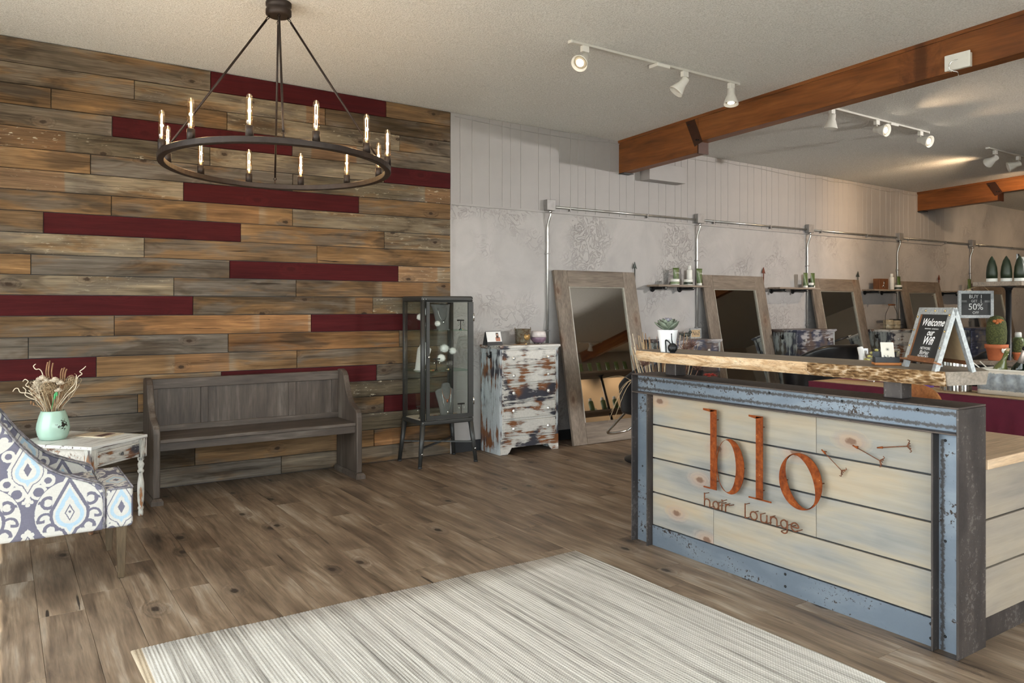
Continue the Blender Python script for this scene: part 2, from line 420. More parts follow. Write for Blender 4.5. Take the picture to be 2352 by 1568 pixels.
CREAM = plain('cream_card', (.74,.70,.62), .6, 0, var=.04)
CHALK = plain('chalkboard', (.014,.014,.014), .7, 0, var=.3, scale=8)
CHALKW = plain('white_chalk', (.82,.82,.82), .9, 0, var=.05)
CHALKG = plain('faint_chalk', (.45,.45,.44), .9, 0, var=.2)
WOODR = wood('red_brown_wood', 2, [(.2,(.10,.035,.014)),(.6,(.20,.08,.03)),(.9,(.28,.12,.05))], along=3, across=40, rough=.5, bump=.1)
KRAFT = plain('kraft_board', (.46,.33,.19), .7, 0, var=.06)
def galv_mat():
    g = G('spangled_zinc'); o = g.coord(); c = g.vor(o, 120, 1) ; n = g.noise(o, 90, 2)
    return g.bsdf(g.ramp(n, [(.35,(.27,.28,.28)),(.65,(.38,.39,.39))]), .6, .3, h=n, bs=.15, bd=.002)
ZINC = galv_mat()
GREENT = plain('green_tube_plastic', (.080,.125,.036), .4, 0, var=.06)
GREEND = plain('dark_green_plastic', (.016,.026,.011), .45, 0, var=.1)
GREENL = plain('pale_green_plastic', (.19,.25,.12), .4, 0, var=.05)
WHITEPL = plain('white_plastic', (.74,.73,.68), .4, 0, var=.03)
TERRA = plain('terracotta', (.46,.125,.045), .8, 0, var=.12)

# ------------------------------------------------------------------ the room
WY = 6.47
def cz(x, y): return 3.308 - .011*x + .037*(WY-y)
X0, X1, Y0 = -1.35, 18.0, -1.9
floor = struct('floor', box(X0-.15, X1, Y0-.15, WY+.1, -.12, -.003), FLOORW)
pm = None
PW, PL = .1855, 1.25
for i in range(-4, 33):
    x = .146 + i*PW
    off = random.random()*PL
    y = 1.0-off
    while y < WY:
        y0, y1 = max(y, .9), min(y+PL, WY-.002)
        if y1-y0 > .05:
            full = y1-y0 > PL-.001
            if full and pm: me = pm
            else:
                w, l = PW/2-.0008, (y1-y0)/2-.0008
                b = MB(); b.add([(-w,-l,-.003),(w,-l,-.003),(w,l,-.003),(-w,l,-.003),(-w,-l,-.001),(w,-l,-.001),(w,l,-.001),(-w,l,-.001),
                    (-w+.0012,-l+.0012,0),(w-.0012,-l+.0012,0),(w-.0012,l-.0012,0),(-w+.0012,l-.0012,0)],
                    [(0,1,5,4),(1,2,6,5),(2,3,7,6),(3,0,4,7),(4,5,9,8),(5,6,10,9),(6,7,11,10),(7,4,8,11),(8,9,10,11)])
                me = bpy.data.meshes.new('floor_plank'); me.from_pydata([tuple(p) for p in b.v], [], b.f); me.materials.append(FLOORW)
                if full: pm = me
            o = bpy.data.objects.new('floor_plank', me); C.objects.link(o); o.parent = floor
            o.location = (x+PW/2, (y0+y1)/2, 0)
        y += PL
# ceiling: gently sloped popcorn plane
b = MB(); xs, ys = (X0-.15, X1+.2), (Y0-.15, WY+.2)
vs = []
for t in (0, .12):
    for x, y in ((xs[0],ys[0]),(xs[1],ys[0]),(xs[1],ys[1]),(xs[0],ys[1])): vs.append((x, y, cz(x,y)+t))
b.add(vs, [(0,1,2,3),(4,7,6,5),(0,4,5,1),(1,5,6,2),(2,6,7,3),(3,7,4,0)])
struct('ceiling', b, CEIL)
# back wall
wb = struct('wall_back', box(X0, X1, WY, WY+.15, -.1, 3.75), PLAST)
obj('plank_backing', box(X0, 3.586, WY-.004, WY-.0002, 0, 3.24), VINYL, wb)
EDG = [None, 3.125, 2.978, 2.832, 2.68, 2.531, 2.383, 2.235, 2.086, 1.933, 1.78, 1.634, 1.49, 1.34, 1.188, 1.036, .884, .74, .60, .45, .30, .15, .004]
ROWS = ['g1.401r2.92b', 'g.849w2.348d', 'b.306b1.527w3.054g', 'g.699r2.059g', 's1.396w2.899r', 'h.556k2.062s', 'w1.198r2.656b', 'h.693h2.061w',
        'b.259r1.635h2.903w', 'w.917b2.274h', 'h.183k1.547r3.041w', 'w1.127k2.092b', 'r1.268d2.789s', 'b.713o2.221r', 'k.168k1.536o3.05g',
        'r.594h2.099b', 'g1.483r2.827k', 'k.873h.99k2.2s', 'k1.1d2.899r', 'd1.3g2.6s', 'd1.282b2.801o', 'k1.967g']
TONE = dict(g=(.165,.132,.098,1), b=(.170,.108,.058,1), h=(.235,.142,.070,1), d=(.088,.060,.035,1), k=(.150,.130,.110,1), w=(.225,.182,.128,.6), s=(.140,.115,.080,0), o=(.225,.118,.052,1))
import re
XR = 3.587
for r, spec in enumerate(ROWS):
    parts = re.findall(r'([a-z])([\d.]*)', spec); xa = X0
    for t, e in parts:
        xb = float(e) if e else XR
        zt, zb = (EDG[r], EDG[r+1])
        cx = (xa+xb)/2
        L = (xb-xa)/2-.002
        if zt is None:
            z1a, z1b = cz(xa, WY)-.006, cz(xb, WY)-.006
        else: z1a = z1b = zt-.0022
        zb_ = zb+.0022; zm = zb_
        d = .018+random.uniform(-.003, .004); c = .0025
        def corner(sx, hi, inset):
            z = (z1a if sx < 0 else z1b) if hi else zb_
            return (sx*(L-inset), z-zm+(-inset if hi else inset))
        q = [corner(-1,0,0), corner(1,0,0), corner(1,1,0), corner(-1,1,0)]; p = [corner(-1,0,c), corner(1,0,c), corner(1,1,c), corner(-1,1,c)]
        mb = MB()
        mb.add([(u, 0, v) for u, v in q]+[(u, -d+c, v) for u, v in q]+[(u, -d, v) for u, v in p],
               [(0,1,5,4),(1,2,6,5),(2,3,7,6),(3,0,4,7),(4,5,9,8),(5,6,10,9),(6,7,11,10),(7,4,8,11),(8,9,10,11)])
        o = obj('wall_plank', mb, REDP if t == 'r' else BARN, wb, world=False)
        o.location = (cx, WY-.0045, zm)
        if t != 'r':
            k = random.uniform(.88, 1.14); cc = TONE[t]; o.color = (cc[0]*k, cc[1]*k, cc[2]*k, cc[3])
        xa = xb
# grooved vertical panels above the plaster
ZT = 2.405
x = XR+.004; ws = [.105,.135,.20,.15,.10,.125,.22,.15,.12,.15,.10]; i = 0
while x < 12.6:
    w = ws[i % len(ws)]; i += 1
    mb = MB(); h1, h2 = cz(x, WY)-.004-ZT, cz(x+w, WY)-.004-ZT; d, c = .011, .004
    mb.add([(0,0,0),(w,0,0),(w,0,h2),(0,0,h1),(0,-d+c,0),(w,-d+c,0),(w,-d+c,h2),(0,-d+c,h1),(c,-d,0),(w-c,-d,0),(w-c,-d,h2),(c,-d,h1)],
        [(0,1,5,4),(2,3,7,6),(4,5,9,8),(5,6,10,9),(6,7,11,10),(7,4,8,11),(8,9,10,11),(1,2,6,5),(3,0,4,7)])
    o = obj('wall_panel', mb, GREYSHADE, wb, world=False); o.location = (x, WY, ZT)
    x += w
struct('trim_1', box(XR+.003, 12.6, WY-.016, WY, ZT-.022, ZT), GREYSHADE, 'thin grey ledge where grooved panels meet plaster')
struct('trim_2', box(XR-.002, XR+.012, WY-.02, WY, 0, ZT-.022), PLAST, 'grey edge strip beside the planked wall')
struct('baseboard_back', box(XR+.02, X1, WY-.012, WY, 0, .105), VINYL)
# ceiling-line cable on the grey wall
cab = MB(); pts = []
for k in range(40):
    x = XR+.05+k*(12.0-XR-.1)/39; pts.append((x, WY-.018, cz(x, WY)-.035-.03*abs(math.sin(k*.31))*(1 if k % 9 else 0)))
cab.tube(pts, .004, 5)
tag(obj('cable', cab, GREYSHADE), 'thin grey cable pinned along the top of the grey wall', 'cable')
# left, front and right walls: shop windows out of frame that let the day in
def wall_with_windows(name, axis, c, th, a0, a1, holes, zlo, zhi, mat, top=3.85):
    mb = MB()
    def bx(u0, u1, z0, z1):
        if axis == 'x': mb.box(c, c+th, u0, u1, z0, z1)
        else: mb.box(u0, u1, c, c+th, z0, z1)
    bx(a0, a1, -.1, zlo); bx(a0, a1, zhi, top)
    u = a0
    for h0, h1 in holes:
        bx(u, h0, zlo, zhi); u = h1
    bx(u, a1, zlo, zhi)
    return struct(name, mb, mat)
WL = [(-1.4, .2), (.35, 1.95), (2.1, 3.7), (3.82, 5.5)]
wall_with_windows('wall_left', 'x', X0-.15, .15, Y0, WY, WL, .12, 2.75, BEIGE)
WF = [(-1.0, .7), (.85, 2.6), (2.75, 4.5), (4.65, 6.3)]
wall_with_windows('wall_front', 'y', Y0-.15, .15, X0-.15, X1, WF, .35, 2.75, BEIGE)
struct('wall_right', box(X1, X1+.15, Y0, WY, -.1, 3.75), BEIGE)
FRM = plain('window_frame_metal', (.10,.09,.08), .4, .6)
wi = 0
for axis, c, th, hs, zlo in (('x', X0-.15, .15, WL, .12), ('y', Y0-.15, .15, WF, .35)):
    for h0, h1 in hs:
        wi += 1
        mb = MB(); e = .045
        def bb(u0, u1, z0, z1):
            if axis == 'x': mb.box(c+.05, c+.10, u0, u1, z0, z1)
            else: mb.box(u0, u1, c+.05, c+.10, z0, z1)
        bb(h0, h1, zlo, zlo+e); bb(h0, h1, 2.75-e, 2.75); bb(h0, h0+e, zlo+e, 2.75-e); bb(h1-e, h1, zlo+e, 2.75-e)
        if axis == 'x': bb(h0+e, h1-e, 2.02, 2.07)
        w = struct('window_%d' % wi, mb, FRM)
        p = MB()
        if axis == 'x': p.box(c+.072, c+.078, h0+e, h1-e, zlo+e, 2.75-e)
        else: p.box(h0+e, h1-e, c+.072, c+.078, zlo+e, 2.75-e)
        obj('pane', p, GLASS, w)
        if axis == 'x': portal('window_portal', (c-.02, (h0+h1)/2, (zlo+2.75)/2), (0, -PI/2, 0), 2.75-zlo, h1-h0)
        else: portal('window_portal', ((h0+h1)/2, c-.02, (zlo+2.75)/2), (PI/2, 0, 0), h1-h0, 2.75-zlo)
struct('pavement', box(-30, 40, -40, Y0-.16, -.2, -.1), plain('pavement_concrete', (.38,.37,.35), .8, var=.1, scale=4))
struct('pavement', box(-30, X0-.16, Y0-.16, 40, -.2, -.1), bpy.data.materials['pavement_concrete'])

# ------------------------------------------------------------------ ceiling beams
def beam(name, bx, label, sign=1):
    t = thing(name, label, 'beam', (bx, WY, 2.88))
    mb = MB()   # stub near the wall
    def zc(y): return cz(bx+.065, y)+.01
    ys_ = 5.30; w = .135
    mb.add([(bx,WY,2.885),(bx,ys_,2.925),(bx,ys_,zc(ys_)),(bx,WY,zc(WY)),(bx+w,WY,2.885),(bx+w,ys_,2.925),(bx+w,ys_,zc(ys_)),(bx+w,WY,zc(WY))],
        [(0,1,2,3),(4,7,6,5),(0,4,5,1),(1,5,6,2),(3,2,6,7),(0,3,7,4)])
    obj('stub', mb, BEAM, t, bevel=.004)
    mb = MB(); ye = Y0
    zb = lambda y: 3.03+.0300*(5.30-y)
    mb.add([(bx,ys_-.004,zb(ys_)),(bx,ye,zb(ye)),(bx,ye,zc(ye)),(bx,ys_-.004,zc(ys_)),(bx+w,ys_-.004,zb(ys_)),(bx+w,ye,zb(ye)),(bx+w,ye,zc(ye)),(bx+w,ys_-.004,zc(ys_))],
        [(0,1,2,3),(4,7,6,5),(0,4,5,1),(1,5,6,2),(3,2,6,7),(0,3,7,4)])
    obj('girder', mb, BEAM, t, bevel=.004)
    mb = MB()
    mb.add([(bx-.012,WY,cz(bx,WY)-.028),(bx-.012,ye,cz(bx,ye)-.028),(bx-.012,ye,cz(bx,ye)+.005),(bx-.012,WY,cz(bx,WY)+.005),(bx+w+.012,WY,cz(bx,WY)-.028),(bx+w+.012,ye,cz(bx,ye)-.028),(bx+w+.012,ye,cz(bx,ye)+.005),(bx+w+.012,WY,cz(bx,WY)+.005)],
        [(0,1,2,3),(4,7,6,5),(0,4,5,1),(1,5,6,2),(3,2,6,7),(0,3,7,4)])
    obj('moulding', mb, BEAM, t)
    sp = MB(); S = bpy.data.materials.get('brown_strap_steel') or plain('brown_strap_steel', (.050,.017,.008), .45, .3)
    zt = zc(5.36)-.03
    sp.add([(bx-.006,5.46,zt),(bx-.006,5.34,zt),(bx-.006,5.235,3.02),(bx-.006,5.335,2.99),(bx,5.46,zt),(bx,5.34,zt),(bx,5.235,3.02),(bx,5.335,2.99)],
        [(0,1,2,3),(4,7,6,5),(0,4,5,1),(1,5,6,2),(2,6,7,3),(3,7,4,0)])
    sp.box(bx-.004, bx+w+.004, 5.285, 5.2999, 2.915, 3.03)
    so = obj('strap', sp, S, t)
    bl = MB()
    for y, z in ((5.41, zt-.05), (5.31, 3.05), (5.28, 3.045)): bl.lathe([(.009,0),(.009,.006),(.005,.012)], (bx-.006, y, z), 8, (-1,0,0))
    obj('bolt', bl, BLACKM, so)
    sh = MB(); sh.box(bx-.004, bx+w+.004, WY-.10, WY, 2.875, 2.884)
    obj('wall_shoe', sh, BLACKM, t)
    return t
beam('ceiling_beam', 5.727, 'orange stained timber beam carrying the white socket plate')
beam('ceiling_beam', 11.87, 'far orange timber beam in the upper right corner, beyond second spotlight track')
tag(obj('duct_cover', box(6.05, 6.62, WY-.16, WY-.0125, 2.83, 3.02), GREYSHADE, bevel=.004), 'grey painted boxed cover on wall behind the first beam', 'duct cover')
# white two-gang plate with loose wires on the beam
t = thing('socket_plate', 'white socket plate with loose wires on the timber beam', 'socket plate', (5.727, 2.80, 3.12))
obj('box', box(5.682, 5.726, 2.725, 2.880, 3.105, 3.205), plain('white_plate_side', (.60,.57,.50), .5), t, bevel=.003)
obj('cover', box(5.668, 5.682, 2.715, 2.890, 3.098, 3.212), WHITEPL, t, bevel=.005)
mb = MB(); mb.tube(catmull([(5.668,2.80,3.165),(5.640,2.825,3.15),(5.635,2.84,3.115),(5.645,2.82,3.085),(5.655,2.79,3.07),(5.655,2.785,3.045)]), .0035, 6)
mb.tube(catmull([(5.668,2.795,3.165),(5.635,2.83,3.145),(5.632,2.838,3.11),(5.65,2.83,3.08)]), .003, 6)
obj('wires', mb, CHROME, t)
# ------------------------------------------------------------------ conduit run on the grey wall
BXS = [4.748, 6.973, 9.11, 11.31, 13.50]; BZ = 2.457
def where(i): return ['the chest of drawers', 'the first wall shelf', 'the second wall shelf', 'the wire jar caddy', 'the hanging chalkboard'][i]
for i, bx in enumerate(BXS):
    t = thing('conduit_drop', 'grey junction box with steel conduit dropping down the wall beside '+where(i), 'conduit', (bx, WY, 0.11), 'conduit drops on the grey wall')
    obj('junction_box', box(bx-.055, bx+.055, WY-.075, WY-.0125, BZ-.055, BZ+.055), BOXM, t, bevel=.003)
    mb = MB(); mb.tube(catmull([(bx,WY-.052,BZ-.055),(bx,WY-.052,BZ-.11),(bx-.008,WY-.035,BZ-.17),(bx-.010,WY-.018,BZ-.25),(bx-.010,WY-.018,BZ-.4)], 5)+[(bx-.010, WY-.018, .11)], .0125, 10)
    obj('pipe', mb, GALV, t)
    mb = MB(); mb.lathe([(.018,0),(.018,.022),(.015,.03)], (bx, WY-.052, BZ-.085), 10)
    obj('coupling', mb, CHROME, t)
    for z in (1.95, 1.15): obj('clamp', box(bx-.035, bx+.015, WY-.032, WY-.0005, z, z+.012), BOXM, t)
    xe = BXS[i+1] if i < 4 else 15.8
    mb = MB(); mb.tube([(bx+.057,WY-.030,BZ-.012),(xe-.058,WY-.030,BZ-.012)], .0125, 10)
    cl = obj('conduit_run', mb, GALV); tag(cl, 'horizontal steel conduit running right from '+['the junction box nearest the plank wall', 'the box above the first wall shelf', 'the third junction box from the plank wall', 'the box above the wire jar caddy', 'the rightmost junction box'][i], 'conduit', 'horizontal conduit lengths')
    L = xe-bx
    for f in (.12, .62): obj('strap', box(bx+L*f, bx+L*f+.012, WY-.044, WY-.0125, BZ-.045, BZ+.002), BOXM, cl)
# ------------------------------------------------------------------ chandelier
CX, CY, CZ, CR = 1.486, 4.93, 2.319, .691
def rp(r, a, dz=0): return Vector((CX+r*math.cos(a), CY+r*math.sin(a), CZ+dz+.0377*r*math.cos(a-4.125)))
chz = cz(CX, CY)
ch = thing('chandelier', 'dark bronze ring chandelier with twelve glowing tube bulbs', 'chandelier', (CX, CY, CZ))
mb = MB(); mb.lathe([(.066,-.085),(.080,-.075),(.080,-.045),(.074,-.04),(.074,-.025),(.080,-.02),(.080,.002)], (CX, CY, chz), 32)
obj('canopy', mb, BRONZE, ch)
mb = MB(); n = 96; vs = []
for k in range(n):
    a = 2*PI*k/n
    for r, dz in ((CR-.020,-.036),(CR+.020,-.036),(CR+.020,0),(CR-.020,0)): vs.append(rp(r, a, dz))
fs = []
for k in range(n):
    l = (k+1) % n
    for j in range(4): fs.append((k*4+j, l*4+j, l*4+(j+1) % 4, k*4+(j+1) % 4))
mb.add(vs, fs); obj('ring', mb, BRONZE, ch, bevel=.003, seg=1)
for k in range(4):
    a = 4.457+k*PI/2; p0 = rp(CR, a, 0); p1 = Vector((CX+.055*math.cos(a), CY+.055*math.sin(a), chz-.085))
    d = (p1-p0).normalized()
    mb = MB(); mb.tube([p0+d*.055, p1-d*.035], .0072, 10); ro = obj('rod', mb, BRONZE, ch)
    mb = MB(); mb.tube([p0-Vector((0,0,.002)), p0+Vector((0,0,.03))], .006, 8)
    e = catmull([p0+Vector((0,0,.03)), p0+d*.04+Vector((.010*math.sin(a), -.010*math.cos(a), 0)), p0+d*.06], 5); mb.tube(e, .0028, 6)
    e = catmull([p0+Vector((0,0,.03)), p0+d*.04-Vector((.010*math.sin(a), -.010*math.cos(a), 0)), p0+d*.06], 5); mb.tube(e, .0028, 6)
    mb.tube([p1-d*.04, p1-d*.02+Vector((.008,0,0)), p1+Vector((0,0,.004))], .003, 6); mb.tube([p1-d*.04, p1-d*.02-Vector((.008,0,0)), p1], .003, 6)
    obj('eyelet', mb, BRONZE, ro)
BULBG = thin_glass('amber_bulb_glass', (1.0,.86,.66), .09)
FIL = glow('bulb_filament', (1.0,.60,.28), 22)
for k in range(12):
    a = 3.671+k*PI/6; p = rp(CR, a, 0)
    mb = MB(); mb.lathe([(.0225,0),(.0225,.058),(.017,.062)], p, 18); obj('socket', mb, BRONZE, ch)
    mb = MB(); mb.lathe([(.012,.058),(.018,.072),(.0195,.09),(.0195,.205),(.017,.222),(.010,.233),(.0005,.237)], p, 16)
    bo = obj('bulb', mb, BULBG, ch)
    mb = MB()
    for s_ in (-.006, .006):
        mb.tube([p+Vector((s_*math.cos(a+1), s_*math.sin(a+1), .085)), p+Vector((s_*1.1*math.cos(a+1), s_*1.1*math.sin(a+1), .205))], .0021, 5)
    mb.tube(catmull([p+Vector((-.0066*math.cos(a+1), -.0066*math.sin(a+1), .203)), p+Vector((0,0,.213)), p+Vector((.0066*math.cos(a+1), .0066*math.sin(a+1), .203))], 4), .0021, 5)
    obj('filament', mb, FIL, bo)
    mb = MB(); mb.tube([p+Vector((0,0,.06)), p+Vector((0,0,.09))], .004, 6); obj('stem', mb, CREAM, bo)
    ld = bpy.data.lights.new('bulb_light', 'POINT'); ld.energy = .85; ld.color = (1,.76,.48); ld.shadow_soft_size = .012
    lo = bpy.data.objects.new('bulb_light', ld); C.objects.link(lo); lo.parent = ch; lo.location = p+Vector((0,0,.15))-ch.location
# ------------------------------------------------------------------ spotlight tracks
LENS = glow('spot_lens', (1.0,.86,.66), 14)
def track(name, label, x0, x1, heads, feed, y=4.425, col=(1,.70,.42), soft=.02, cone=1.5, drop=0):
    xm = (x0+x1)/2
    t = thing(name, label, 'track light', (xm, y, cz(xm, y)))
    mb = MB(); w = .017
    z0, z1 = cz(x0,y), cz(x1,y)
    mb.add([(x0,y-w,z0-.018),(x1,y-w,z1-.018),(x1,y+w,z1-.018),(x0,y+w,z0-.018),(x0,y-w,z0-.0005),(x1,y-w,z1-.0005),(x1,y+w,z1-.0005),(x0,y+w,z0-.0005)],
        [(3,2,1,0),(4,5,6,7),(0,1,5,4),(1,2,6,5),(2,3,7,6),(3,0,4,7)])
    obj('rail', mb, TRACKM, t)
    obj('end_cap', box(x0-.012, x0, y-.02, y+.02, z0-.022, z0-.001), WHITEM, t); obj('end_cap', box(x1, x1+.012, y-.02, y+.02, z1-.022, z1-.001), WHITEM, t)
    if feed:
        zf = cz(feed, y); mb = MB(); mb.box(feed-.07, feed+.07, y-.05, y+.05, zf-.045, zf-.018); obj('power_feed', mb, WHITEM, t, bevel=.006)
    for hx, aim, power, lit in heads:
        zt = cz(hx, y)-.018; aim = Vector(aim).normalized()
        mb = MB(); mb.box(hx-.03, hx+.03, y-.017, y+.017, zt-.045, zt)
        h = obj('spot_head', mb, WHITEM, t, bevel=.003)
        c = Vector((hx, y, zt-.10-drop)) + Vector((aim.x, aim.y, 0))*.03
        mb = MB(); mb.tube([(hx,y,zt-.045),(hx,y,zt-.065-drop),tuple(c-aim*.03)], .008, 8); obj('stem', mb, WHITEM, h)
        mb = MB(); mb.lathe([(.028,-.055),(.033,-.05),(.034,.0),(.040,.012),(.062,.075),(.064,.085),(.060,.086),(.050,.06)], c, 24, aim); obj('shade', mb, WHITEM, h)
        mb = MB(); mb.lathe([(.0,.074),(.028,.072)] if lit else [(.0,.06),(.045,.059)], c, 20, aim); obj('lens', mb, LENS if lit else WHITEM, h)
        if lit:
            mb = MB(); mb.lathe([(.028,.071),(.050,.062)], c, 20, aim); obj('reflector', mb, plain('warm_reflector', (.75,.66,.52), .35) if not bpy.data.materials.get('warm_reflector') else bpy.data.materials['warm_reflector'], h)
        if power:
            ld = bpy.data.lights.new('spot_light', 'SPOT'); ld.energy = power; ld.color = col; ld.spot_size = cone; ld.spot_blend = .8; ld.shadow_soft_size = soft
            lo = bpy.data.objects.new('spot_light', ld); C.objects.link(lo); lo.parent = t
            lo.location = c+aim*.10-t.location; lo.rotation_euler = (-aim).to_track_quat('Z', 'Y').to_euler()
track('spotlight_track', 'white three-lamp spotlight track nearest the chandelier', 3.46, 5.27,
    [(3.59, (-.75,-.35,-.65), 12, 1), (4.63, (-.55,.35,-.8), 12, 0), (5.19, (-.15,-.12,-1), 12, 1)], 4.35)
track('spotlight_track', 'white spotlight track half hidden behind the first timber beam', 6.60, 8.33,
    [(6.62, (-.05,.1,-1), 40, 0), (7.37, (-.05,-1,-.25), 20, 1), (8.19, (-.12,-1,-.35), 20, 1)], 7.62)
track('spotlight_track', 'white spotlight track at the right edge above the far beam', 9.66, 11.6,
    [(9.84, (.30,.80,-.30), 42, 0), (10.43, (-.55,.78,-.30), 42, 0), (11.3, (.5,.8,-.35), 25, 0)], None)
track('spotlight_track', 'white spotlight track furthest down the salon', 13.2, 15.4,
    [(13.5, (.1,.8,-.35), 26, 0), (15.0, (.2,.8,-.35), 24, 0)], None)
track('spotlight_track', 'white spotlight track near the shop front', 9.6, 11.0,
    [(10.3, (-.42,.9,-.22), 620, 0)], None, y=-1.25, col=(1,.95,.90), soft=.10, cone=1.0, drop=.42)
track('spotlight_track', 'white spotlight track washing the front wall with warm light', 11.2, 13.4,
    [(11.5, (0,-.55,-.85), 40, 0), (12.8, (0,-.55,-.85), 40, 0)], None, y=-1.0)
# ------------------------------------------------------------------ rug
def rug_mat():
    g = G('woven_rug'); x, y, z = g.xyz(g.coord())
    s1 = g.noise(g.sc(g.coord(), (26, .45, 1)), 1, 3, .7); s2 = g.noise(g.sc(g.coord(), (95, 1.6, 1)), 1, 3, .7)
    ph = g.M('FRACT', (x*66)); tri = g.ab(ph-.5)
    br = g.M('SINE', (y+tri*.012)*520.0)*.5+.5
    f = s1*.5+s2*.5
    col = g.ramp(f, [(.34,(.15,.14,.125)),(.43,(.34,.32,.29)),(.53,(.52,.50,.46)),(.66,(.64,.62,.58))])
    fl = g.noise(g.coord(), 160, 2)
    col = g.mix(.45, col, g.ramp(br*.6+fl*.4, [(.2,(.6,.58,.55)),(.6,(1.1,1.1,1.1))]), 'MULTIPLY')
    edge = g.st(x, .485, .48)
    col = g.mix(edge, col, (.44,.36,.26))
    return g.bsdf(col, .95, h=br*.5+g.noise(g.coord(), 300, 1)*.5, bs=.5, bd=.003, spec=.1)
mb = MB(); rx0, rx1, ry0, ry1 = .449, 2.755, 1.05, 3.47; nx = 154; rows = []
xsr = []
for i in range(nx*4+1):
    u = i/4; xsr.append((rx0+(rx1-rx0)*u/nx, .0065+.0022*abs(math.sin(PI*u))))
ny = 14
for j in range(ny+1):
    y = ry0+(ry1-ry0)*j/ny; wv = .006*math.sin(j*1.7)
    rows.append([(x + (wv if i in (0, len(xsr)-1) else 0), y+.004*math.sin(x*9+j), z) for i, (x, z) in enumerate(xsr)])
mb.grid(rows, smooth=True)
e = [(p[0],p[1],.0005) for p in rows[-1]]; mb.grid([rows[-1], e]); mb.grid([[(p[0],p[1],.0005) for p in rows[0]], rows[0]])
mb.grid([[r[0] for r in rows], [(r[0][0], r[0][1], .0005) for r in rows]]); mb.grid([[(r[-1][0], r[-1][1], .0005) for r in rows], [r[-1] for r in rows]])
tag(obj('rug', mb, rug_mat()), 'cream and grey striped woven rug on the plank floor', 'rug')
# ------------------------------------------------------------------ pew bench
bn = thing('pew_bench', 'grey-brown wooden pew bench against the plank wall', 'bench', (1.68, 6.16, 0))
prof = [(5.93,.045),(5.93,.50),(5.938,.535),(5.96,.56),(6.02,.583),(6.08,.605),(6.13,.645),(6.17,.70),(6.20,.77),(6.225,.825),(6.26,.858),(6.32,.874),(6.37,.868),(6.385,.84),(6.39,.045)]
for x0, x1 in ((.900,.948), (2.425,2.473)):
    mb = MB(); mb.prism(prof, 'x', x0, x1); ep = obj('end_panel', mb, PEWZ, bn, bevel=.008)
    mb = MB(); mb.box(x0-.016, x1+.016, 5.90, 6.41, 0, .03); mb.taper(((x0+x1)/2, 6.155, .03), (.078,.505), ((x0+x1)/2, 6.155, .047), (.055,.48))
    obj('foot', mb, PEWZ, ep)
obj('seat', box(.948, 2.425, 5.945, 6.345, .430, .457), PEW, bn, bevel=.005)
obj('apron', box(.948, 2.425, 5.962, 5.985, .372, .430), PEW, bn, bevel=.003)
obj('top_rail', box(.948, 2.425, 6.335, 6.372, .782, .858), PEW, bn, bevel=.004)
obj('bottom_rail', box(.948, 2.425, 6.338, 6.370, .457, .503), PEW, bn, bevel=.003)
for x0, x1 in ((.948,.995), (1.305,1.358), (1.997,2.053), (2.366,2.425)): obj('stile', box(x0, x1, 6.338, 6.370, .503, .782), PEWZ, bn, bevel=.003)
for x0, x1 in ((.995,1.305), (1.358,1.997), (2.053,2.366)): obj('back_panel', box(x0, x1, 6.352, 6.366, .503, .782), PEWZ, bn)
# ------------------------------------------------------------------ corner side table (turned a little over 40 degrees)
TA = math.radians(43); TR = Vector((.832, 5.70, 0)); TH = .545
tb = thing('side_table', 'distressed white side table with turned legs and one drawer', 'table', TR)
tb.rotation_euler = (0, 0, TA)
def tob(name, mb, mat, bevel=0, parent=None): return obj(name, mb, mat, parent or tb, world=False, bevel=bevel)
# local frame: x along the drawer face (to its right end at x=0), y into the room corner; front face y=0
tob('tabletop', box(-.50, 0, 0, .62, TH-.022, TH), TTOP, .004)
tob('apron', MB().box(-.47,-.03,.600,.612,TH-.13,TH-.022).box(-.475,-.463,.03,.60,TH-.13,TH-.022).box(-.037,-.025,.03,.60,TH-.13,TH-.022).box(-.44,-.06,.022,.034,TH-.045,TH-.022).box(-.44,-.06,.022,.034,TH-.14,TH-.125), DIST)
dr = tob('drawer', box(-.435, -.065, .012, .030, TH-.124, TH-.046), DIST, .003)
tob('drawer_bead', MB().box(-.425,-.075,.007,.012,TH-.056,TH-.050).box(-.425,-.075,.007,.012,TH-.120,TH-.114).box(-.425,-.419,.007,.012,TH-.114,TH-.056).box(-.081,-.075,.007,.012,TH-.114,TH-.056), DIST, parent=dr)
mb = MB(); mb.lathe([(.006,0),(.006,.012),(.013,.018),(.013,.026),(.006,.031)], (-.25, .012, TH-.085), 12, (0,-1,0)); tob('knob', mb, DISTZ, parent=dr)
lp = [(.012,0),(.016,.005),(.017,.03),(.014,.04),(.019,.05),(.019,.058),(.013,.066),(.020,.10),(.022,.16),(.021,.22),(.014,.27),(.012,.285),(.020,.295),(.021,.305),(.014,.315),(.018,.33),(.023,.345),(.018,.358),(.013,.366),(.021,.378),(.022,.388),(.014,.398)]
for lx, ly in ((-.03,.03), (-.47,.03), (-.03,.59), (-.47,.59)):
    mb = MB(); mb.lathe(lp, (lx, ly, 0), 16); mb.box(lx-.026, lx+.026, ly-.026, ly+.026, .398, TH-.022); tob('leg', mb, DISTZ)
TM = Matrix.Translation(TR) @ Matrix.Rotation(TA, 4, 'Z')
mg = obj('magazine', place(box(-.20, .02-.05, .16, .40, .0005, .006), TM @ Matrix.Translation((0,0,TH))), plain('magazine_cover', (.62,.52,.38), .35, var=.25, scale=9))
tag(mg, 'glossy magazine lying on the distressed white side table', 'magazine')
mb = place(MB().box(-.19, -.06, .20, .265, .0062, .0068), TM @ Matrix.Translation((0,0,TH))); obj('cover_picture', mb, plain('magazine_picture', (.09,.03,.03), .3, var=.5, scale=20), mg)
